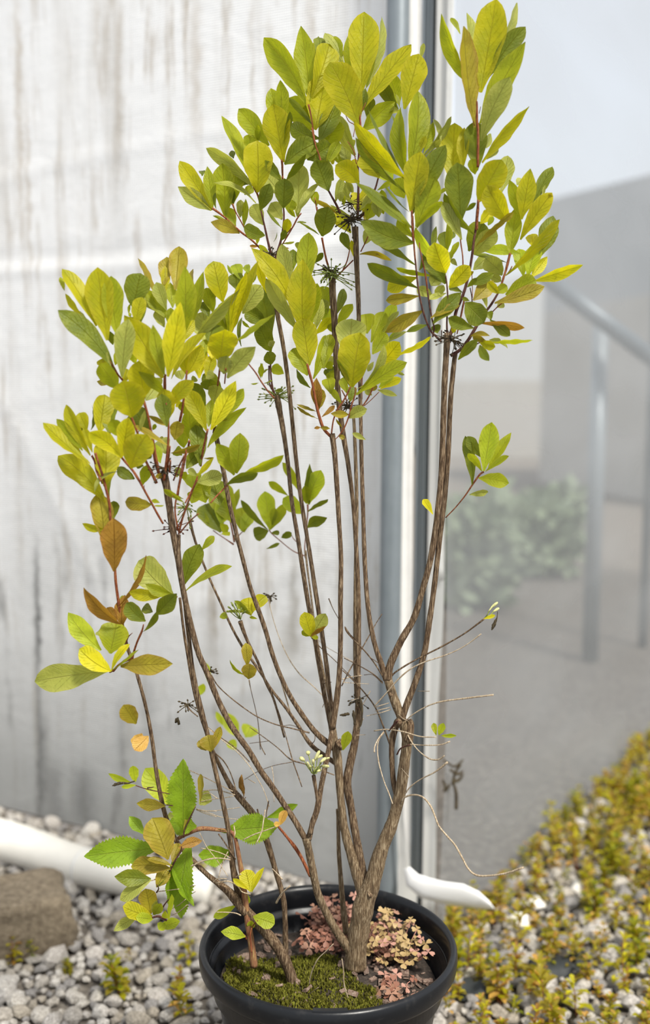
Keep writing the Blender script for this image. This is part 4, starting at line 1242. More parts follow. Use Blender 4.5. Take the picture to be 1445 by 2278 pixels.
# reddish shoots: tile origin, scale, list, Y range, material
SH = [
 # over the left middle node (1)
 (380, 300, 4.817, 1.155, 1.15, DARKSHOOT, ['1100 1400 22|1075 1290 18|1040 1150 15|1010 1010 13|980 880 11|962 800 10', '1105 1370 20|1150 1230 18|1185 1100 15|1205 960 13|1210 860 12|1205 770 10']),
 (380, 300, 4.817, 1.155, 1.14, SHOOT, ['1090 1340 14|1010 1270 14|930 1190 12|850 1115 12|760 1050 12|680 980 11|600 905 11|520 840 13|440 785 16', '855 1110 7|800 1020 8|740 910 8|690 820 8|660 740 12', '1190 1180 8|1250 1080 9|1320 960 10|1350 900 10|1395 840 8', '1195 520 11|1195 400 12|1190 300 15|1185 270 12', '970 800 8|930 650 12|905 590 16|870 520 14', '1240 1060 6|1290 1000 6']),
 (380, 0, 3.6125, 1.15, 1.15, SHOOT, ['900 1445 9|893 1370 8|893 1290 9', '1215 1320 8|1195 1260 6|1160 1160 7|1140 1030 7|1125 930 7|1105 840 10']),
 # middle node (2) and its three shoots
 (640, 180, 4.817, 1.15, 1.14, DARKSHOOT, ['745 1490 20|750 1330 18|755 1150 15|750 960 13|760 780 12|772 650 11', '560 1420 18|520 1330 15|470 1240 13|430 1165 12', '740 1500 14|830 1400 13|885 1270 12|940 1140 12|975 1020 10|1035 890 10']),
 (640, 180, 4.817, 1.14, 1.14, SHOOT, ['770 660 10|780 500 11|772 400 12|775 330 12|782 230 10|790 110 10', '790 330 6|830 240 5|850 150 5', '735 890 6|715 800 6|700 740 5|640 650 4', '700 600 5|715 480 5|650 430 5|600 320 4', '350 870 10|330 790 8|280 640 7|255 500 8', '320 1440 8|300 1330 8|290 1250 6']),
 (640, 400, 4.817, 1.15, 1.15, SHOOT, ['450 1090 16|440 960 14|410 850 13|385 730 12|365 620 14', '490 1080 12|560 1000 10|640 920 9|700 860 8', '590 960 8|630 880 8|655 780 7|665 720 6', '320 370 9|310 290 9', '780 770 8|830 670 7|865 590 6']),
 # right crown
 (800, 480, 5.558, 1.09, 1.08, DARKSHOOT, ['1010 1560 17|950 1500 15|880 1430 15|820 1300 14|780 1180 14|745 1030 13|720 880 13|700 700 13|685 550 13', '1080 1500 16|1075 1340 13|1080 1180 12|1085 1000 12|1075 850 11|1060 740 10', '1110 1500 26|1160 1330 24|1190 1180 24|1250 1040 22|1300 900 22|1350 700 20|1385 500 19|1410 300 18|1450 60 17', '900 1500 12|915 1380 13|885 1250 12|860 1100 12|835 930 12', '1010 1500 8|1010 1420 8']),
 (800, 480, 5.558, 1.09, 1.08, SHOOT, ['685 560 13|670 380 13|660 150 12|652 0 12', '835 940 11|820 800 12|795 650 11|765 520 9|740 400 8|735 330 8', '1275 700 10|1270 500 10|1245 320 10|1235 150 10|1230 60 9', '1200 1460 9|1230 1340 9|1270 1150 10|1285 1000 9']),
 (780, 240, 4.817, 1.08, 1.07, SHOOT, ['668 1445 12|660 1330 13|655 1200 13|652 1100 13']),
 (1000, 200, 4.817, 1.08, 1.07, SHOOT, ['285 1500 20|290 1380 20|300 1270 19|305 1180 15', '300 830 16|300 700 17|302 560 17|300 430 17|290 310 16|292 200 12|290 120 9', '262 380 6|250 330 4', '315 250 5|330 180 4']),
 (1020, 480, 4.817, 1.095, 1.09, DARKSHOOT, ['-90 1500 22|10 1440 20|80 1360 20|150 1250 20|215 1140 18|280 1040 16|340 960 15|390 880 14|430 810 11', '-10 1230 10|25 1060 12|50 940 12|60 900 10', '70 1440 6|150 1400 6|230 1355 7|290 1335 5', '130 1180 8|140 1000 8|140 880 7|120 770 6']),
 (1020, 480, 4.817, 1.09, 1.085, SHOOT, ['455 740 13|480 660 14|505 580 15|530 480 17|550 400 15', '515 630 8|545 590 8|570 540 7', '350 1040 7|410 980 7|470 930 7', '145 880 5|145 760 5|140 620 5']),
 # left crown
 (80, 780, 4.817, 1.04, 1.02, SHOOT, ['1290 1420 22|1230 1290 18|1180 1190 16|1150 1090 14|1100 920 15|1050 780 15|1010 680 13|1000 600 8', '1320 1330 16|1290 1170 17|1260 1000 16|1230 850 16|1200 700 16|1160 560 17|1140 470 12', '1370 1390 17|1390 1230 16|1410 1050 15|1420 850 14|1410 650 14|1395 560 10', '920 1150 14|970 1210 14|1040 1290 16|1110 1400 16', '1380 420 20|1380 300 18|1385 260 14', '940 330 14|880 260 11|840 190 12|790 110 6', '600 1130 14|630 1190 13|650 1290 14|700 1400 13', '1430 1300 14|1440 1180 11']),
 (120, 980, 4.516, 1.05, 1.02, SHOOT, ['1095 835 12|1040 740 13|980 630 13|930 540 13|870 430 13|810 330 12|770 280 10|700 200 11|680 160 12', '1125 370 12|1145 230 12|1165 60 11', '1255 920 13|1290 780 14|1340 640 12|1390 500 11|1440 390 10', '1245 900 11|1215 700 11|1240 520 11|1290 250 11|1330 90 9', '1265 930 9|1320 860 9|1385 790 8|1450 735 8', '1060 380 10|1010 200 10|990 60 9', '485 430 11|440 300 10|400 190 10|385 150 9', '905 500 5|905 450 4', '1235 560 8|1190 560 6', '1200 400 10|1260 250 10|1310 150 9']),
 (320, 800, 4.516, 1.06, 1.04, SHOOT, ['570 1070 12|590 930 13|615 810 13|640 700 13', '360 620 16|385 500 15|400 390 13|420 240 12|430 110 12', '740 260 11|755 150 12|765 40 12', '810 240 8|818 160 9|822 90 9', '540 1170 9|500 1270 9|450 1370 9|415 1440 9', '860 1240 9|800 1300 9|730 1370 9|670 1440 9', '1310 390 9|1240 310 9|1170 210 10|1120 130 9|1040 30 9', '445 880 12|455 820 14', '340 1400 7|360 1260 7|400 1080 8|430 930 8']),
 (320, 800, 4.516, 1.19, 1.19, DARKSHOOT, ['1345 430 26|1310 350 18|1290 280 14|1275 160 11|1270 30 10', '1285 300 12|1258 220 9|1255 60 10', '1320 400 14|1345 330 8|1380 300 5']),
 (320, 800, 4.516, 1.08, 1.075, DARKSHOOT, ['725 800 22|710 730 24|715 670 18']),
 # central lower crown
 (660, 660, 4.817, 1.10, 1.085, SHOOT, ['365 1500 20|290 1420 20|250 1320 20|215 1190 18|190 1060 16|165 930 15|135 820 17|110 720 13', '370 1470 10|390 1330 10|430 1220 11|490 1130 11|540 1040 10|575 965 9', '370 1560 4|440 1500 6|510 1400 9|560 1270 10|580 1180 11|620 1060 8|628 970 7']),
 (660, 660, 4.817, 1.16, 1.16, SHOOT, ['700 1180 9|760 1090 9|800 1010 9|825 950 8', '720 1170 6|790 1110 5|880 1020 5', '690 1100 16|690 950 14|700 850 8', '900 780 8|905 730 8', '480 1000 7|520 1080 8|545 1160 8', '360 1000 5|300 960 5']),
 # small side shoot, right
 (920, 900, 6.02, 1.09, 1.07, SHOOT, ['425 1515 9|560 1375 9|690 1215 11|790 1065 14|880 940 15|935 900 16']),
 # lower left sprays
 (60, 1220, 4.014, 1.06, 1.04, SHOOT, ['940 990 12|955 920 11|985 830 11|1025 740 11|1040 680 6', '770 1095 12|820 1040 11|890 1000 12|935 990 12', '885 850 6|905 790 6|940 755 3', '1150 590 7|1240 540 6|1340 430 7', '740 1105 10|770 1090 10']),
 (160, 1640, 4.516, 1.09, 1.06, TWIG, ['1010 1345 7|1100 1320 7|1210 1290 7|1330 1240 7|1450 1215 6', '1000 1350 6|900 1400 6|800 1440 7|750 1430 4', '865 1550 6|960 1540 5|1075 1525 5', '1125 1505 4|1240 1490 5', '1010 1720 4|1080 1680 5|1140 1630 4', '1000 1790 5|1080 1750 6|1155 1685 6', '1180 1590 4|1240 1550 4', '1250 720 5|1340 740 5|1450 742 5', '1250 730 5|1350 770 5|1450 800 5']),
 (160, 1640, 4.516, 1.07, 1.06, DARKSHOOT, ['1120 995 9|1130 930 8|1190 800 8|1240 700 5', '980 1350 10|1040 1230 10|1090 1150 10|1100 1100 7', '850 1560 9|870 1520 7|850 1480 5', '940 680 5|1010 688 7', '640 485 5|730 515 6|860 545 6|980 570 5', '760 510 9|800 505 6|820 500 4', '800 1815 12|870 1800 14|950 1840 12', '890 1760 9|930 1680 8|1000 1600 6']),
 (400, 980, 3.803, 1.26, 1.26, SHOOT, ['1060 990 9|1055 900 6|1068 760 6|1080 620 7|1080 540 10', '1050 975 7|950 930 5|850 850 5|770 780 6|750 740 6', '455 880 10|380 830 5|320 790 5|280 760 5', '460 860 9|430 700 8|420 680 6', '490 810 6|530 770 4', '1010 880 5|960 830 4|940 790 3']),
]
for ox, oy, sc, Y0, Y1, m, lst in SH:
    for txt in lst: stem('shoot', txt, Y0, Y1, m, sc, ox, oy, 8, 0.04, 5)

# dry twigs
TW = [
 (740, 1280, 3.6125, 1.11, 1.08, BARK, ['455 830 9|500 780 8|600 715 8|720 650 7|850 585 8|960 525 7|1060 465 7|1150 400 8|1215 350 9', '405 820 7|330 700 7|240 590 7|160 510 6|110 450 8|95 410 3', '300 660 3|360 700 4']),
 (740, 1280, 3.6125, 1.11, 1.06, TWIG, ['330 1055 6|430 945 6|520 840 7|620 755 7|740 695 6|880 650 6|1000 600 5|1100 540 5|1190 470 6', '585 1170 6|640 1120 6|750 1055 6|870 1015 8|1050 990 9|1290 960 9', '330 1250 6|430 1238 6|560 1255 7|700 1295 7|830 1300 6', '590 1265 7|640 1350 7|700 1420 6|780 1475 7|850 1480 8|895 1450 6', '600 1170 4|560 1150 5|530 1120 4', '550 1550 4|610 1620 4', '680 930 3|775 930 4']),
 (740, 1280, 3.6125, 1.10, 1.08, DARKSHOOT, ['515 1440 7|545 1390 7|620 1360 7', '450 1250 6|490 1200 9|520 1170 10']),
 (740, 1280, 3.6125, 1.08, 1.06, TWIG, ['620 1358 6|740 1365 6|860 1362 6|940 1335 7']),
 (740, 1280, 3.6125, 1.13, 1.15, BARK, ['70 890 6|130 770 6|220 610 6|300 470 5|350 380 4|395 310 4', '80 765 6|160 840 6|260 950 7|340 1060 7|400 1200 8|460 1365 9', '90 665 4|200 720 5|320 790 6|400 860 6', '400 870 4|320 800 3|250 800 3']),
 (740, 1280, 3.6125, 1.13, 1.15, TWIG, ['75 835 6|150 815 5|232 805 5', '80 860 4|200 868 3|290 872 3', '340 1060 5|400 1040 4|450 1025 4', '340 1090 4|460 1060 4', '270 1130 4|380 1105 4|465 1078 5', '245 1150 3|190 1280 3', '150 1005 3|215 985 4', '190 1285 3|260 1280 3', '240 1040 3|300 930 5']),
 (740, 1560, 3.6125, 1.10, 1.07, TWIG, ['408 245 6|360 310 6|335 370 6|333 410 7', '412 250 4|370 310 5|358 380 5|370 500 6|410 640 5|450 740 6|480 825 6', '455 310 4|460 260 4|490 210 4', '580 745 6|620 690 6|700 630 6|800 580 7|860 540 9|920 490 11']),
 (740, 1560, 3.6125, 1.11, 1.02, TWIG, ['555 800 10|580 770 9|650 752 9|720 770 9|780 835 9|815 910 9|850 1000 8|910 1075 9|980 1155 9|1040 1260 9|1090 1350 9|1160 1400 10|1280 1400 10|1400 1380 10|1530 1335 10']),
 (400, 1280, 3.6125, 1.12, 1.13, BARK, ['250 800 9|300 880 6|380 960 6|500 1055 6|620 1135 6|760 1195 6|900 1230 6|1040 1265 8']),
 (400, 1280, 3.6125, 1.16, 1.16, BARK, ['1055 500 5|1130 580 5|1240 680 4|1350 790 4|1450 890 4', '1195 185 6|1230 270 4|1275 350 4', '555 840 7|570 920 4|610 1090 4|630 1200 4|645 1400 4', '1325 415 7|1370 480 7|1450 565 7']),
 (400, 1280, 3.6125, 1.20, 1.18, TWIG, ['712 170 8|730 280 4|790 480 4|870 660 5|960 790 6|1080 900 5|1180 1000 5', '1100 510 3|1200 590 3|1445 720 3']),
 (400, 1280, 3.6125, 1.15, 1.14, BARK, ['1180 1040 5|1160 1030 3|1145 1060 3', '1150 870 4|1215 858 4', '1185 1030 11|1210 1070 10|1235 1130 8', '40 1030 13|90 1090 7|145 1135 6', '200 1200 5|310 1290 5|450 1390 6|560 1500 5', '1085 1280 4|1080 1330 4|1040 1370 4', '820 1210 3|900 1205 3|1000 1250 3']),
 (400, 1280, 3.6125, 1.15, 1.12, BARK, ['560 1220 4|680 1305 5|790 1390 5|890 1480 7|1000 1515 6|1120 1560 6|1240 1605 6', '520 1640 3|620 1580 3|750 1530 3|900 1500 4', '755 1000 5|800 1120 5|850 1290 5|900 1470 6|945 1600 6|980 1700 5', '640 1300 4|650 1370 5|685 1440 5', '560 1350 3|640 1340 3|720 1330 3']),
 (420, 1600, 3.803, 1.10, 1.10, BARK, ['225 290 7|290 350 7|340 430 6|375 520 6|400 605 7', '250 970 8|300 1040 7|350 1120 7|395 1185 8', '578 760 8|590 810 8', '655 900 7|655 800 5|665 740 8|675 690 4', '480 660 5|455 690 4|470 630 5']),
 (420, 1600, 3.803, 1.13, 1.11, TWIG, ['130 45 4|260 160 5|390 260 5|500 380 5|590 520 5|640 620 4|680 740 5', '0 430 5|110 480 5|230 540 5|370 610 6', '115 605 5|240 600 5|390 640 6', '115 635 4|170 625 4|240 670 5', '100 700 4|180 680 4|300 665 4|380 650 5', '60 760 4|160 790 5|280 830 4|430 850 4', '60 765 4|180 775 4|300 765 4|430 745 4', '500 505 4|560 540 4', '700 400 4|715 500 3|720 700 3']),
 (420, 1600, 3.803, 1.09, 1.08, TWIG, ['460 1020 6|540 980 6|650 940 6|760 900 6', '645 765 6|630 860 6|615 950 6|570 1050 6', '0 1260 8|100 1205 8|200 1178 7|290 1178 6|350 1190 8', '100 1090 5|200 1110 5|290 1140 5|350 1175 6', '90 960 4|150 1080 4|220 1170 4|290 1270 4|330 1330 4', '230 1385 8|330 1370 7|410 1410 7|450 1460 6|520 1480 6', '205 1380 6|240 1350 5|320 1350 5', '330 1120 5|290 1200 5|250 1340 4', '380 900 6|390 960 6|388 990 4', '705 1265 5|750 1310 6|790 1355 8', '855 1405 5|800 1460 6|755 1530 6', '390 1340 5|440 1310 5']),
 (420, 1600, 3.803, 1.13, 1.12, SHOOT, ['745 900 6|810 970 7|900 1070 7|960 1170 7|1000 1250 7|1035 1320 7']),
 (440, 1940, 4.817, 1.08, 1.06, TWIG, ['1190 1210 7|1215 1080 7|1280 940 7|1380 840 6|1450 770 6', '1180 1320 5|1290 1235 5', '840 330 15|890 240 10|985 150 9', '460 465 10|400 440 7|290 430 6|200 430 5']),
 (700, 1940, 4.25, 1.08, 1.08, TWIG, ['255 820 6|270 930 7|275 1050 7|300 1150 7|320 1200 7']),
]
for ox, oy, sc, Y0, Y1, m, lst in TW:
    for txt in lst: stem('twig', txt, Y0, Y1, m, sc, ox, oy, 6, 0.05, 5)

# tangles of dry flower stalks at the nodes
def husks(x, y, Y, R, n, m, up=(0, 0, 1), seed=1, tips=True):
    r = random.Random(seed)
    c = at(x, y, Y); k = px(c)
    mb = MB()
    for i in range(int(n * 1.3)):
        d = Vector((r.uniform(-1, 1), r.uniform(-.6, .6), r.uniform(-0.35, 1.0))).normalized()
        L = R * k * r.uniform(0.35, 0.85)
        bend = Vector((r.uniform(-1, 1), r.uniform(-.6, .6), r.uniform(-1, .2))) * L * 0.8
        pts = [c + d * (L * t) + bend * (t * t) for t in (0, .25, .5, .75, 1)]
        tube(mb, pts, [1.5 * k, 1.3 * k, 1.1 * k, 0.9 * k, 0.8 * k], 5)
        if tips:
            e = pts[-1]; dd = (pts[-1] - pts[-2]).normalized()
            tube(mb, [e, e + dd * 2.5 * k, e + dd * 6 * k], [1.0 * k, 2.4 * k, 0.5 * k], 5)
    return mb.build('flower_stalks', m, shrub)
husks(604, 568, 1.15, 32, 22, HUSK, seed=1)
husks(782, 490, 1.145, 38, 34, HUSK, seed=2)
husks(738, 612, 1.145, 46, 34, GSTALK, seed=3)
husks(722, 600, 1.145, 34, 14, HUSK, seed=31)
husks(1003, 757, 1.09, 34, 34, HUSK, seed=4)
husks(616, 884, 1.19, 40, 24, GSTALK, seed=5)
husks(368, 1045, 1.04, 34, 26, HUSK, seed=6)
husks(390, 1178, 1.06, 36, 16, DARKSHOOT, seed=7)
husks(415, 1130, 1.07, 34, 14, GSTALK, seed=8)
husks(772, 905, 1.16, 30, 20, HUSK, seed=9)
husks(780, 455, 1.15, 34, 12, HUSK, seed=10)
husks(600, 1327, 1.20, 16, 7, HUSK, seed=12)
husks(795, 1560, 1.14, 20, 12, HUSK, seed=13)
husks(418, 1568, 1.08, 18, 10, HUSK, seed=14)
husks(470, 1495, 1.10, 16, 8, HUSK, seed=15)
# umbel of green buds and umbel of cream buds
def umbel(x, y, Y, specs, m, mbud, tile, sc):
    c = at(x, y, Y); k = px(c)
    for i, (bx, by, tx, ty, w) in enumerate(specs):
        ox, oy = tile
        B_ = at(ox + bx / sc, oy + by / sc, Y + 0.004 * math.sin(i * 2.3))
        T_ = at(ox + tx / sc, oy + ty / sc, Y + 0.008 * math.sin(i * 1.7))
        mb = MB(); mid_ = (c * 0.5 + B_ * 0.5) + Vector((0.001 * math.sin(i), 0, -0.001))
        tube(mb, [c, mid_, B_], [1.2 * k, 1.0 * k, 1.1 * k], 6)
        mb.build('bud_stalk', m, shrub)
        mb = MB(); r_ = w / sc * k / 2
        tube(mb, [B_, B_.lerp(T_, .25), B_.lerp(T_, .6), B_.lerp(T_, .9), T_], [r_ * .5, r_ * .8, r_, r_ * .75, r_ * .2], 8)
        mb.build('flower_bud', mbud, shrub)
umbel(697, 1722, 1.085, [(1060, 350, 1105, 265, 30), (1085, 325, 1130, 305, 28), (1110, 365, 1160, 325, 30), (1120, 395, 1185, 400, 30), (1070, 420, 1110, 400, 28), (1030, 400, 995, 385, 30), (1025, 430, 1000, 360, 26), (1050, 380, 1050, 340, 28), (1085, 440, 1120, 425, 28), (1010, 300, 1005, 270, 40), (975, 350, 940, 325, 38), (1140, 340, 1190, 325, 18)], GSTALK, BUD, (420, 1600), 3.803)
umbel(535, 1378, 1.118, [(440, 260, 415, 230, 16), (410, 270, 385, 250, 16), (465, 270, 450, 225, 16), (400, 290, 375, 285, 15), (480, 290, 500, 255, 15), (430, 240, 410, 215, 14), (500, 310, 530, 285, 15), (455, 250, 440, 215, 14)], GSTALK, GSTALK, (400, 1280), 3.6125)
umbel(1077, 1376, 1.08, [(1270, 260, 1325, 215, 24), (1290, 290, 1335, 262, 24), (1250, 290, 1290, 235, 14)], GSTALK, BUD, (740, 1280), 3.6125)
stem('dead_flower', '1322 290 3|1318 340 5|1305 370 14|1290 405 16|1275 440 5', 1.08, 1.08, HUSK, 3.6125, 740, 1280, 8, 0.25, 4)
stem('dead_flower', '630 440 7|560 462 10|490 460 16|440 475 18|405 488 6', 1.07, 1.07, HUSK, 4.516, 160, 1640, 8, 0.25, 4)
stem('dead_flower', '55 1125 6|90 1120 14|120 1115 15|135 1118 5', 1.13, 1.13, HUSK, 3.6125, 740, 1280, 8, 0.3, 4)
stem('dead_flower', '165 1085 8|168 1120 16|172 1160 12|170 1200 5', 1.12, 1.12, HUSK, 3.6125, 740, 1280, 8, 0.3, 4)
stem('dead_flower', '215 970 5|228 1030 16|235 1110 9|225 1200 8|200 1230 4', 1.12, 1.12, HUSK, 3.6125, 740, 1280, 8, 0.2, 4)
stem('dead_leaf', '445 470 5|440 520 22|445 570 26|460 610 16|465 650 4', 1.11, 1.11, LEAF['b'], 3.803, 420, 1600, 7, 0.3, 4)
stem('dead_flower', '680 165 5|710 165 12|720 195 13|722 230 5', 1.20, 1.20, HUSK, 3.6125, 400, 1280, 8, 0.3, 4)
stem('dead_leaf', '390 1608 2|394 1600 5|398 1612 3', 1.12, 1.12, HUSK, 1, 0, 0, 7, 0.3, 4)

# ------------------------------------------------------------------ dead seed head caught on the film
t0 = at(1012, 1740, 1.62)
dh = empty('dead_twig', (t0.x, t0.y, t0.z - 0.03), 'black withered twig caught against the clear film right of the stems', 'twig')
mb = MB()
for txt in ('985 1690 2|1010 1705 3|1030 1690 2', '1000 1712 3|1018 1722 4|1030 1715 2', '1004 1740 4|1020 1735 4|1030 1722 2', '1008 1742 3|1014 1765 4|1014 1800 4', '1000 1745 3|992 1760 2', '1024 1700 3|1012 1720 3|1006 1745 4', '985 1735 3|990 1750 3|986 1762 2'):
    P, R = path3(txt, 1.625, 1.625); tube(mb, P, R, 6)
mb.build('twig', HUSK, dh)

# ------------------------------------------------------------------ the tall toothed weed standing in the pot
weed = empty('toothed_weed', tuple(at(563, 2135, 1.10)), 'tall weed with large toothed green leaves rising at the left inside of the pot', 'weed')
WST = bark_mat('weed_stalk', (0.13, 0.045, 0.03), (0.24, 0.11, 0.055), (0.34, 0.24, 0.09))
for txt, a, b in (('565 2150 10|560 2110 9|553 2060 9|546 2010 8|540 1960 7|530 1900 6|522 1862 5|512 1850 5|485 1846 5|450 1843 6|425 1850 6|400 1863 5|388 1872 4', 1.10, 1.10),
                  ('408 1862 3|409 1855 3|408 1845 2', 1.10, 1.095), ('522 1855 4|545 1850 3|560 1850 2', 1.105, 1.12)):
    stem('stalk', txt, a, b, WST, parent=weed, seg=10)

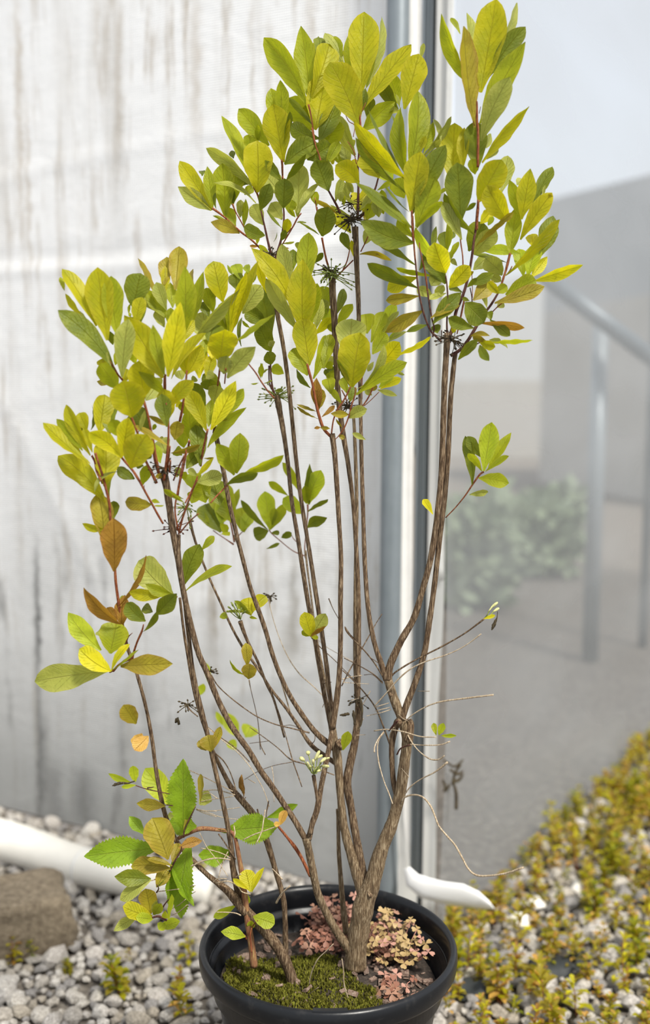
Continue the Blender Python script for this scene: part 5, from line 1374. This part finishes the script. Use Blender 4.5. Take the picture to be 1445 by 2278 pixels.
# ------------------------------------------------------------------ leaves
# header: @ originx originy scale Y spread ; rows (back to front): base x y, tip x y, width, tone [sideways curve]
LD = '''@640 180 4.817 1.20 0.05
350 640 540 250 110 g;480 880 430 470 190 y;560 900 560 680 200 g;720 640 640 700 100 p;640 900 600 690 110 p
740 330 800 200 120 g;720 780 560 380 100 p;720 800 495 465 60 p;760 440 640 310 70 p;640 1250 640 1060 60 p;700 1200 620 1060 60 p
@380 0 3.6125 1.19 0.05
1150 720 1185 300 75 g;1380 490 1290 300 90 g;1385 520 1237 272 80 p;1130 1040 950 790 150 g;1130 980 1080 850 90 g;1200 1160 1345 830 110 G;1240 1200 1330 960 150 g
@380 0 3.6125 1.15 0.05
1135 770 1268 362 170 y;1085 830 755 312 150 g 25;1113 790 1045 218 155 g;1130 1000 940 790 45 d;1160 1030 1240 612 200 y;1195 1130 1335 830 130 d
1185 1110 962 1005 110 d -18;1100 1280 1285 1165 130 d;920 1315 1170 1150 150 d -14;1245 1325 1350 1140 75 g;1300 1445 1150 1300 150 d
870 1060 805 716 110 g;905 950 878 648 95 g;780 1160 548 880 130 g;635 1210 635 1080 90 g;700 1140 696 1000 45 g;880 1440 755 1290 70 d
900 1290 822 845 190 y;915 1200 955 900 42 d
@380 300 4.817 1.16 0.045
1180 640 1000 415 190 p;1190 900 1075 730 130 p;985 960 880 750 130 p;740 880 750 700 80 p;780 980 800 690 60 g;1180 990 1025 805 28 d
1185 505 1025 275 80 d;1360 860 1380 318 195 p;1100 1145 1135 1040 8 d;1260 830 1300 700 110 g;920 1175 940 1070 35 g;1190 1165 1320 1145 22 p;940 1195 845 1190 28 b;1265 1215 1200 1215 20 b
1240 480 1445 210 70 d -12;1330 880 1265 795 45 g;1230 1060 1250 900 80 y;1350 940 1445 935 20 d
@380 300 4.817 1.15 0.05
335 440 335 385 60 d;670 250 650 170 60 d;660 740 700 360 170 g;850 520 720 470 100 d;790 640 870 560 80 g;670 745 650 560 60 d
690 975 600 780 100 g;580 865 550 315 200 g;855 540 385 150 120 p 22;855 490 547 -192 125 g 10;420 800 82 560 140 p;430 790 100 290 150 y;445 775 390 345 110 g
590 920 450 868 30 g;725 1050 432 935 115 o 15;1000 1075 785 985 120 d -25;895 725 455 520 50 p 25;1185 1130 1222 1020 60 d;490 800 480 620 30 d
930 600 925 72 260 y;960 800 1058 525 125 d;1205 775 1218 472 170 d
@640 180 4.817 1.145 0.04
110 1405 340 1090 75 p -12;310 1335 275 1195 80 g;740 950 690 850 80 y;755 1300 870 1170 100 y;680 1290 570 1045 60 p;510 1290 580 1040 75 p;600 1335 590 1215 48 g;530 1430 285 1272 45 o 18;745 1310 615 1245 28 p;560 1290 570 1190 60 p
755 1085 515 905 180 y 20;430 1170 310 858 195 d
@640 400 4.817 1.15 0.05
740 340 770 150 170 y;830 440 880 255 110 o;670 560 510 350 130 y;690 400 450 265 45 p;780 330 930 160 50 g
820 690 880 540 100 p;700 815 680 650 45 y;655 745 575 565 88 d;285 890 378 785 55 d;780 800 1105 862 55 o -32;330 585 108 445 20 d 10
370 595 430 295 195 d
@700 0 4.817 1.17 0.05
45 640 45 405 110 d;300 670 108 360 70 p;290 600 205 395 95 g;490 960 395 315 125 g;560 910 712 190 75 p
900 1110 795 795 150 g;930 720 1010 580 70 g;1130 640 1165 465 45 p;885 1160 700 870 120 d -15;1010 1090 1155 640 90 d -20;850 1210 840 1140 90 p
@700 0 4.817 1.145 0.03
565 1280 600 1040 100 d;515 1400 848 1095 180 g -20;495 980 525 145 275 y;550 940 650 600 45 g;520 1150 1022 492 180 y -25;500 1200 540 950 80 d;460 1320 165 680 300 y 15
@700 0 4.817 1.12 0.02
965 1150 1112 588 225 y;905 1150 870 1010 28 p
@960 0 4.817 1.09 0.06
690 600 908 40 75 p;480 960 375 152 130 p;300 360 203 195 50 g;400 900 108 160 120 g 14;620 810 997 297 165 d -30;525 960 685 3 285 y
455 1330 345 300 165 o;530 1300 992 465 200 g -30;540 1490 830 838 200 p -35
@1000 200 4.817 1.085 0.05
390 620 440 470 60 p;400 740 520 635 60 p;550 1090 620 712 150 p 10;290 850 270 345 210 d;360 760 840 188 105 y -32;270 900 235 738 95 g
330 1430 440 1300 100 Y;410 1450 465 1360 50 G;620 1400 400 1030 200 y;500 1450 680 1312 55 o;310 1190 550 755 240 y
@1000 200 4.817 1.09 0.06
720 1020 770 955 80 p;880 1240 1092 830 115 d;1000 1150 1020 1020 30 p;755 1360 640 970 120 g 8;770 1370 860 853 170 y;1060 1180 1085 1105 60 o;790 1560 1090 1115 150 y -15
@780 240 4.817 1.14 0.04
450 780 340 620 170 G;570 960 480 760 150 g;290 880 450 780 50 g;170 1190 230 1030 120 g;110 1080 250 900 70 p;350 1130 280 930 110 g;300 1165 262 990 100 p;350 1120 330 880 80 g;940 940 1050 870 35 g
@780 240 4.817 1.085 0.05
300 740 150 480 190 y;500 520 440 75 75 d;740 470 830 20 80 p;700 500 800 -91 80 d;960 350 885 125 50 p;780 480 885 150 80 g;770 520 1068 98 65 p 15;1200 640 1215 218 110 y;1090 800 1110 172 255 y;960 340 890 420 60 p
620 705 718 -160 200 g;600 710 535 3 145 g;720 490 800 305 60 y;580 760 185 12 45 d 10;570 740 38 152 160 y 10;590 900 60 332 75 d 10
655 1380 500 1200 100 g;620 1110 365 842 22 d -20;645 1280 62 805 105 d -45;1180 1400 980 1015 130 p;1240 1100 1340 1020 45 d;1175 1200 1140 598 255 d;1315 1340 1005 918 90 d -10
670 1110 1008 412 190 d -20;645 1090 745 478 225 y;705 1260 900 748 215 g;700 1300 975 1005 75 g -15;650 1440 108 1215 220 d -45
@800 480 5.558 1.10 0.05
900 430 945 135 65 d;1060 420 1040 200 140 d;1110 300 1168 203 60 d;1110 560 1218 325 60 g;1200 615 1130 535 55 p;740 665 840 400 85 d 12;1110 560 1130 440 60 p
670 600 180 265 85 d -20;690 770 345 920 160 y 15;1050 830 850 480 190 d;1070 450 1098 40 75 g;900 745 455 642 55 g;1300 760 1210 810 60 d
880 860 960 755 140 p;890 985 708 900 105 p;930 970 1035 860 90 p;1060 960 858 1035 65 p;690 880 103 595 140 d -18
1045 690 692 148 110 G 8;1055 695 920 335 235 Y;1110 880 1350 620 170 Y;1290 740 1405 690 50 o
@800 480 5.558 1.085 0.04
1260 945 1110 890 62 d;715 995 330 1045 115 o;770 1180 318 1440 150 o 15;830 1350 578 1435 65 d;960 1450 930 1350 100 d;1150 1450 1170 1360 55 y
920 1320 1245 955 170 d -15;885 1260 1230 1110 85 o -12;1330 880 1450 770 55 d;1395 1385 1095 1265 135 d -15;1350 1050 1265 1018 45 d
@1020 480 4.817 1.12 0.05
650 410 260 375 95 G 8;160 575 300 450 110 p;690 640 645 360 130 G;440 1370 520 1420 25 p;330 1330 450 1345 55 p;110 370 255 75 190 d;410 980 480 930 70 p
450 700 350 635 80 p;300 980 235 735 55 p;170 410 398 160 160 p -12;510 505 170 420 40 d -12;460 630 285 462 160 p 15
@1020 480 4.817 1.085 0.06
790 330 785 195 110 Y;870 430 1010 8 175 d;740 640 840 300 150 G;780 655 945 440 95 Y;820 692 1322 530 110 Y 8
160 900 370 700 150 o;130 735 375 620 100 d;670 240 994 -239 150 y -20;550 410 615 -90 145 g;520 620 1068 50 100 y -28;190 325 555 10 50 o -12
345 1115 310 1030 75 d;510 840 820 690 190 g;400 930 908 760 130 o 20;75 935 270 1140 200 d;395 825 515 750 90 g;425 830 312 712 80 y
340 1120 545 1285 95 d;240 1150 698 1200 75 b 12;130 1290 330 1290 48 o -15;290 1350 150 1290 60 o;230 1360 388 1405 85 y;370 1358 785 1335 45 g 6;230 1390 325 1552 80 d 10;0 1535 195 1330 90 d -10
@120 540 4.817 1.06 0.05
1090 570 905 172 55 o;1180 440 1210 158 140 o;1300 490 1342 48 170 o;1190 520 1190 250 85 y;1180 900 1098 720 95 p;1090 730 965 560 110 p;1270 690 1245 428 100 g;1200 710 1098 428 125 p;1215 810 962 495 130 g 10
1245 920 1250 700 90 g
850 690 925 333 225 d;920 870 960 610 60 d;800 760 820 655 28 g;630 1090 600 950 65 d;790 950 860 800 120 d;800 780 830 765 40 g
1040 980 930 880 70 d;870 1290 830 1150 70 g;1400 945 1402 262 190 g
@120 540 4.817 1.03 0.05
110 510 72 370 45 g;290 770 125 548 60 y;380 880 262 745 60 p;450 870 400 735 60 g;440 875 92 290 145 y -8
680 980 612 368 195 g -15;885 860 940 588 125 y -12;570 1020 468 278 255 y -10;630 1340 55 735 190 d 50;730 1420 795 830 185 p -8;620 1330 560 1180 22 p
@120 540 4.817 1.015 0.035
1150 1430 762 790 270 y 12;1180 1400 1062 888 130 g -10;1225 1410 1352 650 195 Y 12
@360 540 4.817 1.16 0.06
850 400 785 233 110 G;935 330 898 240 70 G;760 340 700 240 30 G;800 500 790 330 140 d;980 420 930 300 110 g;850 1100 860 800 40 d;1170 980 1050 480 220 d;1100 860 890 740 140 d 12;1170 1300 1130 1170 110 d
1165 1160 1040 890 160 d;1070 1440 1060 1290 40 g;940 910 860 830 30 g;1190 1110 1150 1050 70 p
@360 540 4.817 1.09 0.06
340 440 325 290 45 o;480 1070 440 750 240 p;560 620 543 410 70 d;545 740 470 490 120 g;500 790 430 640 100 d;490 800 440 700 25 G;650 620 553 205 205 y -12
340 830 445 318 110 g 8;870 750 1058 460 160 p -12;730 950 700 620 200 g;690 935 550 730 110 g;690 900 620 720 30 p;740 955 905 325 120 Y -22;765 935 1028 205 85 y -15
@360 540 4.817 1.05 0.06
500 1050 560 880 200 d;190 1080 345 830 100 y;330 1070 828 505 105 p -22;430 1260 470 1040 100 g;400 1440 400 1100 150 Y;260 1400 215 1075 155 y;540 1240 540 1092 90 Y;480 1440 540 1215 110 y
560 1440 480 1400 90 p;270 1400 420 1100 140 y 12;115 1445 465 975 90 y -15;660 1400 690 1215 140 p;710 1440 1000 1120 170 p -25;800 1055 1192 778 55 g -10;628 1275 670 935 265 y
@540 500 4.817 1.17 0.06
600 280 590 188 60 g;760 360 772 238 60 g;1000 960 1082 690 85 d;900 900 850 665 160 g;870 1000 850 800 120 p;1010 1090 1172 853 95 g -12;950 1100 900 900 150 G;780 1170 940 1000 85 Y;960 1150 960 1050 100 g
1010 1260 1085 1060 110 g;900 1440 950 1180 120 y;320 430 172 218 65 g;700 1100 740 850 120 G
@540 500 4.817 1.12 0.05
520 510 540 268 95 d;650 700 705 95 185 g;500 790 415 213 140 p -8;780 1110 850 800 100 p;715 1060 795 635 130 g;250 720 155 400 80 Y;530 870 98 260 180 y 25;585 1130 255 585 135 p 22;640 1130 640 378 265 y
@660 660 4.817 1.17 0.05
750 390 735 188 160 g;905 410 1085 160 60 p;880 450 1052 78 115 G -8;800 480 935 165 125 g;940 505 1172 378 55 p;990 430 1080 395 60 G;310 755 400 645 90 p;350 870 300 780 50 d;310 790 410 770 50 d;400 790 360 900 100 g
870 1000 1072 1062 55 p;900 985 1115 878 80 Y -12;885 970 1030 790 85 G;800 1055 730 1000 50 p;740 1000 860 960 60 o;480 830 560 790 80 g;820 700 760 800 50 p;370 770 320 700 80 g
1000 635 1425 430 48 Y;905 725 1095 490 160 Y;300 770 250 740 30 p
@660 660 4.817 1.10 0.06
290 750 355 410 130 g;180 865 305 420 120 g;140 970 0 780 55 d -10;360 1035 330 880 120 g;475 1145 345 960 60 g -10;545 1040 490 870 85 g;570 1120 595 960 90 d
110 835 -40 560 170 g;560 640 590 245 270 p;130 720 55 238 220 y;815 610 955 392 125 g
210 1230 0 1155 30 o -12;225 1305 5 1180 26 o -10;270 1285 402 1168 45 b 14;232 1205 210 875 105 b;235 1200 235 985 120 o;350 1412 250 1400 38 o;250 1400 185 1412 30 b;1030 780 1150 838 30 p;480 1400 420 1310 22 o
555 1300 748 1205 110 p -12;548 1262 363 1252 70 o
640 985 925 520 70 p 50;568 945 452 565 110 g 12;560 945 428 670 55 d 14;595 950 680 393 295 y;655 1040 1172 710 135 g -30
@540 780 4.25 1.10 0.0
1155 840 1035 780 45 p
905 800 960 830 40 o
@320 800 4.516 1.19 0.03
1175 185 1190 40 38 g;1185 155 1250 92 18 g;1400 140 1290 65 90 g;1310 315 1400 308 38 d;1150 232 1072 242 14 g;1200 240 1290 210 14 g;1280 20 1240 -60 100 d;1220 345 1205 340 20 p
@80 780 4.817 1.05 0.05
1390 1100 1330 960 160 p;1210 860 1060 650 200 d;1240 300 1350 350 80 p;1180 530 1275 400 130 p;755 365 655 330 50 o;940 330 980 200 100 y;1330 1200 1270 1000 90 G;760 100 720 80 70 y;760 180 700 90 120 y;850 150 900 0 80 g
1250 850 1280 788 38 g;1400 805 1205 700 50 o 8;1140 1435 1195 1225 110 g;1050 1370 870 1270 100 d;1150 1235 1060 1225 60 d
870 400 685 145 170 g;1150 490 1112 108 235 y;1380 470 1100 228 100 g 22
@80 780 4.817 1.02 0.06
735 1440 745 980 240 y;590 840 598 590 38 d;790 880 790 515 190 d -10;680 870 737 478 185 y;545 850 465 670 120 y;550 1010 450 700 85 d;575 1105 328 588 115 y 10;490 1060 225 738 100 g;600 1080 515 828 75 y;560 1200 85 780 120 y 15
1400 805 1345 470 150 d;1395 1005 1065 802 60 o 16;1100 870 1172 640 45 p;880 910 820 742 130 g;950 1050 1045 800 90 p;1150 1170 1240 1118 48 d
1025 700 935 325 310 y;905 1140 572 880 165 Y 28;920 1125 990 725 165 Y;1020 1250 1185 905 260 y -20
@320 800 4.516 1.09 0.05
500 1300 480 1150 150 G;620 1430 560 1230 170 g;760 1460 690 1230 190 d;480 1440 520 1330 120 g;230 905 120 850 150 p;380 200 350 110 90 p;480 220 520 180 60 p;400 880 370 720 110 g;380 960 320 900 90 g;330 1180 350 1080 60 p;420 1200 380 1130 70 g
770 280 595 150 130 d;640 300 665 195 150 d;700 430 745 258 140 p;610 495 475 235 125 d 12;560 800 510 600 100 d;470 800 450 480 150 g;350 470 330 400 60 Y;400 540 390 420 80 g
@320 800 4.516 1.05 0.05
765 605 998 298 90 g -14;765 615 835 585 30 o;650 870 1022 488 95 g -22;430 1090 580 900 120 d -15;560 1050 520 665 150 d;620 700 428 308 150 y 15;650 665 678 405 108 g;680 690 918 222 150 Y 14
600 990 700 982 18 o;530 1165 448 1100 60 p;530 1170 698 985 50 y;545 1230 782 1160 130 p;280 935 560 858 55 o;310 800 340 620 118 o;250 480 495 215 130 y -22;235 600 200 300 160 y;390 1395 200 1305 48 p -10;200 1155 115 1180 45 o
900 1150 730 848 155 g 14;930 1130 965 743 165 g;1000 1140 1396 960 85 g -12;840 1250 1138 1140 90 d -10
@120 980 4.516 1.03 0.05
560 600 600 340 40 g -10;500 600 50 160 200 y 35;490 1000 440 540 185 o 20;600 780 600 610 90 d;515 885 287 832 65 y -18
1060 625 980 600 38 g;975 640 720 615 120 o -10;800 385 640 270 85 d -14;640 320 413 520 38 p 45;1305 625 1103 490 45 g;1010 660 1100 650 20 g
605 1295 600 788 222 b
@400 980 3.803 1.09 0.03
185 925 288 810 55 g;45 1285 432 1068 55 g -10;40 1205 165 883 140 d -18
@400 980 3.803 1.24 0.08
440 620 500 412 60 g;540 770 520 570 130 g;450 690 330 380 190 g;340 770 220 540 200 d;350 700 390 490 140 G;520 760 600 620 90 G;250 700 170 610 50 g
760 745 718 435 130 G;735 745 518 508 50 d;770 745 885 540 75 g;780 710 800 570 60 g;745 765 628 805 100 d;775 780 840 780 35 d;860 820 942 780 50 d;735 915 842 872 28 d
1010 430 868 190 65 g;905 460 752 350 55 g;1035 615 875 490 110 G;1090 530 1190 255 130 G -12;1070 530 1060 380 80 g;1092 530 1094 203 65 d;1082 605 1250 498 35 d -6;1082 735 1242 655 85 d -22
400 780 340 700 60 g;350 790 420 770 30 g
@60 1220 4.014 1.05 0.06
1290 400 1005 110 220 p -25;1120 565 1040 520 80 d;900 510 840 430 50 g;850 690 875 420 115 b -14;800 650 715 530 80 b;825 500 1058 68 42 b 22
1220 415 918 390 95 y -8;1290 405 1060 320 85 g -16;1052 645 890 488 120 d -15;1035 740 1155 565 45 d;1158 585 1335 405 130 d;830 665 512 355 100 b -22
@60 1220 4.014 1.035 0.05
700 780 640 735 70 p;690 770 780 730 60 p;650 900 372 578 150 G -18;745 930 800 662 215 g;705 1092 82 1185 210 p 12;850 1050 1293 1030 155 o;770 1080 992 908 20 g
760 1090 915 858 55 Y -8;740 1090 472 900 150 Y -25
970 1560 862 1400 130 o;1080 1680 960 1800 110 t
@300 1500 4.0 1.05 0.01
60 530 10 640 110 t
@400 1280 3.6125 1.12 0.03
540 300 368 295 22 g -8;380 342 332 310 50 g;620 348 560 335 20 g;570 320 440 205 45 g;570 315 555 180 120 y -12;590 285 690 168 85 y -14
525 800 402 680 22 g;540 725 528 545 75 o;550 830 562 712 100 o
1050 485 978 450 40 g;1055 490 1000 298 100 y;1057 492 1168 310 95 p;1060 492 1110 505 30 g;1050 490 1172 408 30 b
@400 1280 3.6125 1.08 0.02
210 1405 150 1330 60 o;265 1400 325 1218 55 o;250 1412 225 1285 120 o;1310 1400 1350 1255 72 g
@400 1280 3.6125 1.30 0.05
470 1300 350 1100 100 G;530 1300 570 1210 120 G;450 1400 400 1330 70 G;340 1200 290 1095 40 G;200 930 140 900 85 G;235 870 200 705 45 G;255 880 230 840 25 g
@740 1280 3.6125 1.07 0.01
870 1288 992 1290 28 G;830 1282 808 1188 40 g;852 1280 890 1188 48 G;1212 348 1302 320 26 Y
@920 900 6.02 1.07 0.05
250 1465 130 1272 85 Y;750 1205 990 1172 75 p;780 1050 690 430 130 d 60;900 700 720 430 130 d;1010 830 1298 385 120 g 14;940 870 1040 248 215 G
970 890 1266 693 75 g -10;880 985 1265 1050 165 g -10;905 885 732 655 90 g
@160 1640 4.516 1.12 0.05
1000 690 740 320 200 G;1400 640 1290 590 130 p;1040 800 960 790 60 p;590 450 368 365 55 G;635 445 612 290 80 G;640 480 498 500 40 G;870 1910 1080 1850 90 G;930 1870 870 1930 80 G
@160 1640 4.516 1.085 0.05
720 970 578 798 105 s;1240 900 975 850 200 s;860 1110 135 1195 260 s;1190 1080 1100 1810 230 s 20;1010 1230 975 1690 110 s;1010 1330 1225 1690 85 s 14;1118 940 1115 232 265 s
@160 1640 4.516 1.06 0.06
930 690 655 665 100 o;1290 660 1290 372 48 o;1125 920 1242 690 36 o;1010 1250 1075 1070 90 o;850 1500 950 1330 120 o;850 1505 978 1418 36 d
960 1215 810 818 250 o;1080 1110 1305 1042 85 b -16;975 1320 600 1300 150 o 20;1000 1290 760 1228 55 o;780 1425 433 1400 140 d;785 1440 488 1635 110 p 10
830 1780 850 1640 70 p;790 1765 740 1525 150 o;660 1800 423 1945 90 p 12;795 1795 515 1700 140 y -15;805 1830 645 1810 90 G;820 1780 895 1670 85 g;975 1830 1000 1580 45 G;960 1820 940 1740 60 g
@420 1600 3.803 1.11 0.05
670 830 915 722 80 s;350 1120 85 1150 160 s -12;400 950 250 930 20 s;330 940 745 905 225 s
@420 1600 3.803 1.08 0.02
520 1455 480 1275 115 Y;535 1460 635 1255 45 Y -8;500 1440 375 1350 42 Y;775 890 822 773 60 t -8;770 888 718 885 38 t
'''
rngL = random.Random(1234)
allL, weedL = [], []
for blk in LD.strip().split('@'):
    blk = blk.strip()
    if not blk: continue
    lines = blk.split('\n')
    hd = lines[0].split()
    ox, oy, sc, Y, spd = map(float, hd[:5])
    rows = [r for ln in lines[1:] for r in ln.split(';') if r.strip()]
    nR = len(rows)
    for i, r in enumerate(rows):
        q = r.split()
        bx, by, tx, ty, w = map(float, q[:5])
        col = q[5]; cv = float(q[6]) if len(q) > 6 else 0.0
        off = (0.5 - (i + 0.5) / nR) * spd
        Yb = Y + off * 0.35
        Yt = Y + off + rngL.uniform(-.006, .006)
        B_ = at(ox + bx / sc, oy + by / sc, Yb)
        T_ = at(ox + tx / sc, oy + ty / sc, Yt)
        k = px((B_ + T_) / 2)
        g = leaf_geo(B_, T_, w / sc * k, rngL, 's' if col == 's' else 'g', cv / sc * k, 0.40 if col == 's' else None)
        rec = (math.hypot(bx - tx, by - ty) / sc * w / sc, g, LK.index(col), oy + by / sc, ox + bx / sc)
        (weedL if col == 's' else allL).append(rec)
allL.sort(key=lambda r: -r[0])
TONE_NAME = {'Y': 'bright yellow leaf', 'o': 'olive-brown leaf', 'b': 'bronze-brown leaf', 't': 'tan leaf', 'p': 'leaf showing its pale green side', 'd': 'deep green leaf'}
for _, (v, f, uv), mi, _, _ in allL[:100]:
    o = mesh_obj('leaf', v, f, LMATS[mi], shrub, None, uv)
    if LK[mi] in TONE_NAME: o['label'] = TONE_NAME[LK[mi]]
mb = MB()
for _, (v, f, uv), mi, _, _ in allL[100:]: mb.add(v, f, uv, mi)
tag(mb.build('foliage', LMATS, shrub), kind='stuff')
for _, (v, f, uv), mi, _, _ in weedL:
    mesh_obj('leaf', v, f, LMATS[mi], weed, None, uv)
# seedling in the pot, left of the leaning stem
sd = empty('seedling', tuple(at(566, 2120, 1.09)), 'small weed seedling with three rounded pale leaves at the left inside of the pot', 'weed')
mb = MB()
for txt in ('520 720 10|500 680 9|460 655 8', '575 600 6|600 560 6|640 520 6'):
    P, R = path3(txt, 1.095, 1.085, 4.817, 440, 1940); tube(mb, P, R, 6)
P, R = path3('575 860 8|565 760 8|560 680 8|575 600 7', 1.09, 1.09, 4.817, 440, 1940); tube(mb, P, R, 6)
mb.build('stalk', SHOOT, sd)
for bx, by, tx, ty, w, c, Y in ((500, 690, 250, 640, 115, 'G', 1.085), (600, 480, 818, 555, 140, 'G', 1.09), (570, 600, 575, 520, 70, 'G', 1.10), (400, 360, 170, 485, 80, 'G', 1.12), (520, 360, 530, 240, 60, 'G', 1.11)):
    B_ = at(440 + bx / 4.817, 1940 + by / 4.817, Y); T_ = at(440 + tx / 4.817, 1940 + ty / 4.817, Y - 0.005)
    v, f, uv = leaf_geo(B_, T_, w / 4.817 * px(B_), rngL)
    mesh_obj('leaf', v, f, LEAF[c], sd, None, uv)
